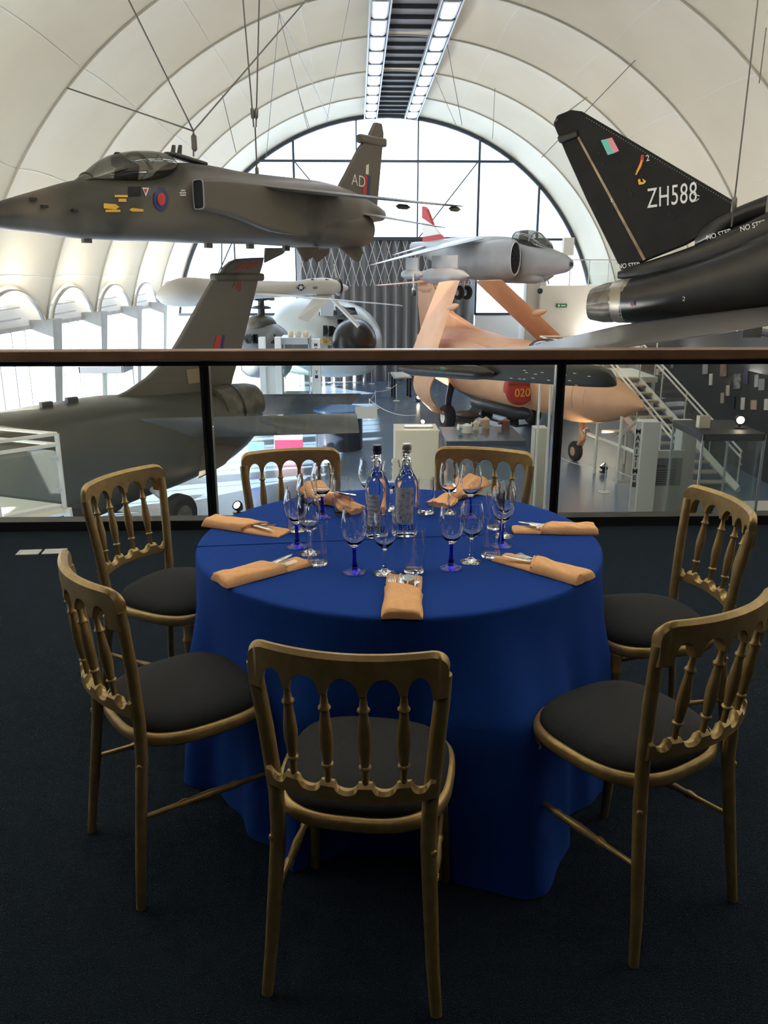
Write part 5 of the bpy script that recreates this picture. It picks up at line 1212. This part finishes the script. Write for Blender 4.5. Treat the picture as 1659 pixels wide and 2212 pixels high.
for (x, y, hh, r, mt, l) in ((1008, 934, .20, .11, M_LETW, 'white old camera at the left end of the dark-topped case'), (1028, 928, .22, .06, M_CREAM, 'cream cylindrical canister on the dark-topped case'), (1046, 921, .26, .08, mat('pale_salmon_paint', (.62, .42, .32), .5), 'salmon canister with a pointed lid on the dark-topped case'), (1122, 921, .22, .09, mat('rust_brown', (.14, .06, .04), .6), 'small rust-brown dome at the right end of the dark-topped case')):
    P = uz(x, y, GZ+zt); P.x = max(min(P.x, cb.x+.1), ct_.x); P.y = max(16.5, min(17.7, P.y)); t = thing('display_camera', l, 'old camera', (P.x, P.y, GZ+zt))
    MB().lathe([(.001, 0), (r, 0), (r, hh*.75), (r*.85, hh*.8), (.001, hh)], n=18).build('body', mt, t)
    MB().lathe_ax([(r*.5, 0), (r*.5, r*1.2), (r*.62, r*1.3)], (-r*.5, 0, hh*.55), (-1, -.3, .1), 12).build('lens_tube', mt, t)
t, p, w, h = pillar_at(1152, 1180, 925, 17.3, 'plain cream pillar right of the glass camera case', name='case_pillar', depth=.35, col=mat('ivory_board', (.70, .66, .56), .5))
for x in (1158, 1181):
    P = uy(x, 1000, 16.4); zt2 = zat(P, 822); o = MB().box((0, 0, (zt2-GZ)/2), (.035, .05, zt2-GZ)).build('slim_post', M_LETW); o.location = (P.x, 16.4, GZ); tag(o, 'slim bright upright bar %s the black balustrade post' % ('left of' if x < 1170 else 'hard against'), 'upright bar')
# lectern and rope barrier
P = G(866, 858); lc = thing('information_lectern', 'slanted information lectern on black legs in the middle of the blue floor', 'lectern', P, .25)
MB().box((0, 0, 1.02), (.85, .62, .04), rx=.35).build('reading_panel', M_PALE, lc); MB().box((0, -.02, 1.045), (.70, .48, .008), rx=.35).build('printed_sheet', M_LETW, lc)
for sx, sy in ((-.38, -.2), (.38, -.2), (-.38, .2), (.38, .2)): MB().box((sx, sy, .47), (.10, .05, .92)).build('leg', M_BLACK, lc)
posts = [(856, 866), (811, 882), (798, 902), (1305, 1063), (803, 829), (770, 827), (735, 827), (716, 827), (840, 838), (548, 832)]
pw = ['beside the lectern legs', 'left of the lectern on the blue floor', 'nearest the round blue counter', 'at the foot of the pink aircraft nose wheel', 'right end of the far barrier', 'third in the far barrier', 'second in the far barrier', 'left end of the far barrier', 'behind the lectern at the pink tail', 'on the bright floor behind the white kiosk']
bp = None; tops = []
for i, (x, y) in enumerate(posts):
    P = G(x, y)
    if bp is None:
        bp = thing('barrier_post', None, 'barrier post'); MB().lathe([(.001, 0), (.16, 0), (.16, .012), (.03, .03), (.001, .03)], n=20).build('base_disc', M_LETW, bp); MB().lathe([(.001, .02), (.013, .02), (.013, .72), (.022, .73), (.022, .76), (.001, .77)], n=10).build('upright', M_LETW, bp); t = bp
    else: t = copy_tree(bp)
    t.location = (P.x, P.y, GZ); t['label'] = 'slim white barrier post '+pw[i]; t['group'] = 'barrier posts'; tops.append(Vector((P.x, P.y, GZ+.72)))
def rope(name, a, b, sag, label, r=.010):
    P = [a.lerp(b, k/16)-Vector((0, 0, sag*4*(k/16)*(1-k/16))) for k in range(17)]; o = MB().tube(P, r, 6).build(name, M_LETW); return tag(o, label, 'rope')
rope('barrier_rope', tops[0], tops[1], .10, 'white rope between the two barrier posts by the lectern')
rope('barrier_rope', tops[1], tops[2], .08, 'white rope left of the lectern')
rope('barrier_rope', tops[2], G(905, 930)+Vector((0, 0, .6)), .25, 'long white rope sagging towards the cream plinth')
rope('barrier_rope', tops[3], G(1190, 1030)+Vector((0, 0, .7)), .15, 'white rope left of the post by the nose wheel')
rope('barrier_rope', tops[3], Vector((7.6, 19.2, GZ+.7)), .12, 'white rope right of the post by the nose wheel')
rope('barrier_rope', tops[4], tops[5], .08, 'white rope at the right of the far barrier'); rope('barrier_rope', tops[5], tops[6], .08, 'white rope in the middle of the far barrier'); rope('barrier_rope', tops[6], tops[7], .06, 'white rope at the left of the far barrier')
# floor spotlights that light the pink aircraft
lamp_thing(G(902, 868), 'lit floor spotlight behind, between lectern and pink gear door', aim=(.3, -.6, .4), power=900, target=(4.5, 33, -.5))
lamp_thing(G(912, 922), 'lit floor spotlight just behind the cream plinth', aim=(.2, -.7, .5), power=900, target=(4.0, 31, 0))
lamp_thing(G(1303, 1020), 'floor spotlight right of the pink aircraft nose wheel', aim=(-.5, .3, .6), power=260, target=(6.9, 24.5, -2))
lamp_thing(G(515, 1108), 'floor spotlight on the bright floor left of the back left chair', aim=(-.3, -.5, .5), r=.12)
spot('roof_spot_lamp', (1.5, 30, 8.6), (3.5, 34.5, 0), 2600, (1, .80, .58), 24)
spot('roof_spot_lamp', (6.0, 20, 8.0), (6.2, 26, -2), 1300, (1, .82, .62), 28)
P = G(1258, 982); o = MB().box((0, 0, .003), (.5, .3, .006)).build('floor_notice', M_GREY); o.location = G(1347, 1040); tag(o, 'small pale notice lying flat on the floor right of the barrier post', 'floor notice')
# cruise missile on its cradle
a, b = G(1022, 905), G(1146, 940); a.z = b.z = GZ+.75
ms = thing('cruise_missile', 'dark grey cruise missile on a low trolley under the pink aircraft', 'missile', ((a.x+b.x)/2, (a.y+b.y)/2, GZ), atan2(b.y-a.y, b.x-a.x)); L = (b-a).length
MB().lathe_ax([(.18, 0), (.30, .2), (.33, L*.3), (.33, L*.75), (.26, L*.88), (.12, L*.97), (.02, L)], (-L/2, 0, .75), (1, 0, 0), 20).build('body', mat('dark_slate_paint', (.05, .055, .065), .35), ms)
for A in (.6, 1.6, 2.6, 4.2):
    d = Vector((0, cos(A), sin(A))); MB().prism([Vector((-L/2+.1, 0, .75))+d*.2, Vector((-L/2+.9, 0, .75))+d*.3, Vector((-L/2+.35, 0, .75))+d*.85, Vector((-L/2-.1, 0, .75))+d*.85], (.0, .03*sin(A), .03*cos(A))).build('tail_fin', M_DARK, ms, smooth=False)
MB().prism([(.1, 0, 1.0), (1.0, 0, 1.0), (.35, 0, 1.75), (.05, 0, 1.75)], (0, .04, 0)).build('folded_wing', M_DARK, ms, smooth=False)
MB().box((0, 0, .25), (L*.7, .5, .08)).box((-L*.25, 0, .36), (.1, .5, .3)).box((L*.2, 0, .36), (.1, .5, .3)).build('trolley', M_BLACK, ms, smooth=False)
sm_ = thing('small_bomb', 'small dark bomb with box tail lying beside the cruise missile', 'bomb', G(1003, 912)+Vector((0, 0, .0)), -.5)
MB().lathe_ax([(.06, -.5), (.16, -.2), (.18, .2), (.12, .5), (.02, .65)], (0, 0, .3), (1, 0, 0), 14).build('body', M_CAMO2, sm_); MB().box((-.6, 0, .3), (.25, .36, .04)).box((-.6, 0, .3), (.25, .04, .36)).build('tail_vanes', M_BLACK, sm_); MB().box((0, 0, .07), (.8, .3, .14)).build('cradle', M_BLACK, sm_)

# curved blue counter, coloured panels
P = G(742, 975); cc = thing('round_counter', 'dark round counter with a blue top beyond the bomber wing tip', 'counter', (P.x-.15, P.y+.6, GZ)); zt = zat(Vector((P.x, P.y+.3, 0)), 885)-GZ
MB().lathe([(.001, 0), (.78, 0), (.78, zt-.06), (.001, zt-.06)], n=40).build('drum', mat('dark_navy_panel', (.02, .025, .04), .25), cc, ang=40); MB().lathe([(.001, zt-.06), (.84, zt-.06), (.84, zt), (.001, zt)], n=40).build('blue_top', mat('sky_blue_laminate', (.10, .25, .55), .25), cc, ang=40)
o = MB().box((0, 0, 0), (.7, .04, .4), rx=-.5).build('angled_notice', M_LETW); o.location = uy(791, 890, 26.3)+Vector((0, 0, -.2)); tag(o, 'angled white notice fixed at the right side of the round counter', 'notice')
def panel(x0, x1, y0, y1, Y, mt, name, label, stand=True):
    a = uy(x0, y0, Y); b = uy(x1, y1, Y); t = thing(name, label, 'panel', ((a.x+b.x)/2, Y, GZ)); MB().box((0, 0, (a.z+b.z)/2-GZ), (b.x-a.x, .06, a.z-b.z)).build('panel_face', mt, t)
    for s_ in (-1, 1): MB().box((s_*(b.x-a.x)*.45, .05, (b.z-GZ)/2+.05), (.04, .04, b.z-GZ+.1)).build('panel_foot', M_GALV, t)
    return t, a, b
t, a, b = panel(592, 655, 938, 975, 26, M_LETW, 'exhibition_stand', 'white and crimson panel under the bomber wing'); MB().box((0, -.035, (a.z+b.z)/2-GZ-.05), ((b.x-a.x)*.98, .01, (a.z-b.z)*.55)).build('crimson_band', mat('crimson', (.40, .03, .08), .4), t)
panel(536, 572, 955, 990, 24, mat('blue_lit_panel', (.12, .22, .75), .3), 'exhibition_stand', 'bright blue panel under the bomber wing, left of the crimson one')
panel(696, 736, 930, 985, 27.2, mat('deep_blue_panel', (.04, .06, .35), .3), 'exhibition_stand', 'deep blue panel between the crimson panel and the round counter')
# white kiosk with vitrine and lettered post
Y = 33.0
def slab(x0, x1, y0, name, label, mt, Yq=Y, dep=.4, cat='kiosk wall', yb=848):
    a = uy(x0, yb, Yq); b = uy(x1, yb, Yq); p = Vector(((a.x+b.x)/2, Yq, GZ)); zt = zat(p, y0)-GZ
    t = MB().box((0, 0, zt/2), (b.x-a.x, dep, zt)).build(name, mt, bevel=.01); t.location = p; tag(t, label, cat); return t, p, zt, b.x-a.x
slab(564, 577, 728, 'kiosk_wall', 'narrow white kiosk wall right of the helicopter', M_LETW)
slab(598, 611, 728, 'kiosk_wall', 'narrow white kiosk wall left of the glass vitrine', M_LETW, Yq=32.6)
slab(570, 612, 790, 'kiosk_counter', 'bright white kiosk counter block below the handrail line', M_LETW, Yq=33.4, dep=.9, cat='kiosk counter')
kp, pp, zt, w = slab(676, 694, 732, 'lettered_post', 'white kiosk post with black vertical lettering', M_LETW, cat='sign pillar')
for k, c in ((0, 'M'), (1, 'O'), (6, 'Y')):
    text(c, .17, face_y((.0, -.21, zt-.22-.175*k)), M_LETB, kp, name='letter', bold=.03)
MB().box((.0, -.205, zt-.22-.175*7), (.12, .01, .12)).build('square_symbol', M_LETB, kp)
glass_case('vitrine', 'glass vitrine with a pale roof inside the white kiosk', 614, 674, 32.6, 1.6, 730, roof=.25, top_m=M_PALE, base=.9)
for (x, y, l) in ((628, 727, 'small white lamp on the vitrine roof, left one of three'), (644, 726, 'small white lamp on the vitrine roof, middle one of three'), (661, 725, 'small white lamp on the vitrine roof, right one of three')):
    o = MB().lathe([(.001, 0), (.10, 0), (.12, .12), (.08, .22), (.001, .24)], n=14).build('vitrine_lamp', M_CREAM); P = uy(x, y, 33.2); o.location = (P.x, 33.2, zat(Vector((P.x, 32.6, 0)), 730)); tag(o, l, 'lamp', 'lamps on the vitrine roof')
o = MB().box((0, 0, .12), (.5, .35, .24), rx=.2).build('floor_wedge', M_DARK); o.location = G(518, 818); tag(o, 'small dark wedge box on the bright floor behind the bomber fin', 'box')
# case with a yellow survival jacket at the left wall
gl, p, w, h = glass_case('jacket_case', 'glass case with a thick grey roof above the bomber spine at left', 190, 283, 27.5, 1.3, 792, roof=.22, top_m=mat('slate_roof', (.12, .13, .15), .5), base=.6)
yj = thing('yellow_jacket', 'yellow survival jacket with hood on a stand inside the left glass case', 'jacket', (p.x+.05, p.y, GZ+.6))
st = [(-.30, .40, .05, .10, 2), (-.20, .50, .0, .20, 2), (0, .55, 0, .24, 2.4), (.20, .50, .0, .20, 2), (.30, .40, .05, .10, 2)]
m = MB(); body(m, [(a_, b_*1.3, c_, d_, e_) for a_, b_, c_, d_, e_ in st]); m.build('jacket_body', mat('yellow_fabric', (.80, .52, .08), .8), yj, ang=70)
MB().lathe([(.001, .62), (.12, .66), (.15, .80), (.10, .95), (.001, .99)], n=16).build('hood', mat('yellow_fabric', (.8, .5, .1)), yj, ang=70)
# white balustraded viewing deck, lower left
vd = thing('white_deck', 'white railed viewing deck in front of the bomber at the lower left', 'platform', (-5.6, 12.4, GZ)); O = Vector((-5.6, 12.4, GZ))
D = [uy(0, 1142, 11.2), uy(133, 1098, 12.2), uy(-10, 1078, 14.6)]
c1 = uy(122, 937, 12.2); zr = c1.z; zd = D[1].z
cr = Vector((c1.x, 12.2, 0)); far = Vector((-8.4, 13.9, 0)); near = Vector((-6.4, 10.4, 0)); 
m = MB()
MB().prism([(cr.x-O.x, cr.y-O.y, zd-GZ), (near.x-O.x, near.y-O.y, zd-GZ), (-8.6-O.x, near.y-O.y, zd-GZ), (far.x-O.x, far.y-O.y, zd-GZ)], (0, 0, .12)).build('deck', M_WHITE, vd, smooth=False)
for (p0, p1) in ((cr, near), (cr, far)):
    for z in (zr, zr-.16): MB().tube([Vector((p0.x, p0.y, z))-O, Vector((p1.x, p1.y, z))-O], .028, 8).build('handrail', M_WHITE, vd)
    MB().tube([Vector((p0.x, p0.y, zd-.05))-O, Vector((p1.x, p1.y, zd-.05))-O], .06, 4).build('edge_beam', M_WHITE, vd, smooth=False)
    for u in ((0, .36, .75) if p1 is near else (.36, .8)):
        q = p0.lerp(p1, u); MB().box((q.x-O.x, q.y-O.y, (zr+zd)/2-GZ), (.055, .055, zr-zd)).build('post', M_WHITE, vd, smooth=False)
        for dz in (.30, .78): MB().box((q.x-O.x-.05, q.y-O.y-.04, zd+dz-GZ), (.10, .05, .05)).build('glass_clamp', M_GALV, vd)
    MB().prism([(p0.x-O.x, p0.y-O.y, zd+.1-GZ), (p1.x-O.x, p1.y-O.y, zd+.1-GZ), (p1.x-O.x, p1.y-O.y, zr-.26-GZ), (p0.x-O.x, p0.y-O.y, zr-.26-GZ)], (.008, .008, 0)).build('glass_panel', M_CASEG, vd, smooth=False)
MB().box((cr.x-O.x+.1, cr.y-O.y, (zd-GZ)/2), (.10, .10, zd-GZ), ry=-.06).build('leg', M_WHITE, vd, smooth=False)
MB().box((-2.2, .8, (zd-GZ)/2), (.10, .10, zd-GZ)).build('leg', M_WHITE, vd, smooth=False)

# ================================================================== SUSPENSION CABLES
def cable(x0, y0, Y0, x1, y1, Y1, label, r=.018, fit=False, P1=None):
    a = uy(x0, y0, Y0); b = P1 or uy(x1, y1, Y1); t = MB().tube([a, b], r, 5)
    c = b.lerp(a, .12)
    if fit:
        d = (a-b).normalized(); t.lathe_ax([(.01, 0), (.045, .05), (.045, .22), (.01, .28)], b.lerp(a, .06), d, 8)
    o = t.build('suspension_cable', M_CAB); tag(o, label, 'cable')
J = uy(418, 283, 19)
cable(278, 0, 17, 0, 0, 0, 'steel cable from the top left down to the knot above the strike jet canopy', P1=J)
cable(145, 190, 20.6, 0, 0, 0, 'steel cable from the left vault rib to the knot above the strike jet canopy', P1=J)
cable(662, 0, 20, 0, 0, 0, 'steel cable rising right from the knot above the strike jet canopy', P1=J)
a = uy(418, 338, 19); o = MB().tube([J, a], .018, 5).lathe_ax([(.02, 0), (.06, .05), (.06, .3), (.02, .35)], J-Vector((0, 0, .05)), (0, 0, -1), 10).build('suspension_cable', M_CAB); tag(o, 'short vertical cable with shackle above the strike jet spine', 'cable')
cable(525, 0, 21, 548, 275, 21, 'left one of the steel cable pair above the strike jet wing', fit=True)
cable(560, 0, 21, 553, 275, 21, 'right one of the steel cable pair above the strike jet wing', fit=True)
cable(551, 275, 21, 556, 392, 21, 'vertical cable with shackles holding the strike jet wing root', fit=True)
cable(600, 20, 24.5, 665, 280, 30, 'thin cable from the vault to the right of the cable pair', .012)
cable(590, 0, 24.3, 710, 255, 34, 'thin cable running down right towards the window arch', .012)
cable(603, 30, 25, 575, 340, 30, 'thin cable falling left behind the strike jet tail', .010)
cable(640, 185, 32, 668, 275, 34, 'short thin cable near the crown left of the roof lights', .012)
cable(755, 0, 24.5, 705, 265, 33, 'thin cable crossing left of the roof light row', .012)
cable(480, 205, 25, 510, 330, 25, 'short cable left of the strike jet spine', .010)
cable(964, 85, 31, 998, 270, 33, 'thin cable right of the roof lights, above the window arch', .012)
cable(935, 155, 33, 985, 270, 34, 'second thin cable right of the roof lights', .010)
cable(1069, 190, 31, 1064, 300, 31, 'vertical thin cable above the jump jet', .010)
cable(1372, 130, 25.4, 1170, 340, 31, 'long cable rising right from the jump jet to the vault', .014)
cable(1268, 210, 28, 1200, 262, 15.6, 'short cable joining the delta fighter fin tip to the vault', .014)
cable(1637, 0, 13.8, 1580, 490, 13.8, 'vertical steel cable holding the delta fighter spine', .014, fit=True)
cable(1655, 60, 13.5, 1640, 180, 13.5, 'short cable at the right edge of the picture', .010)
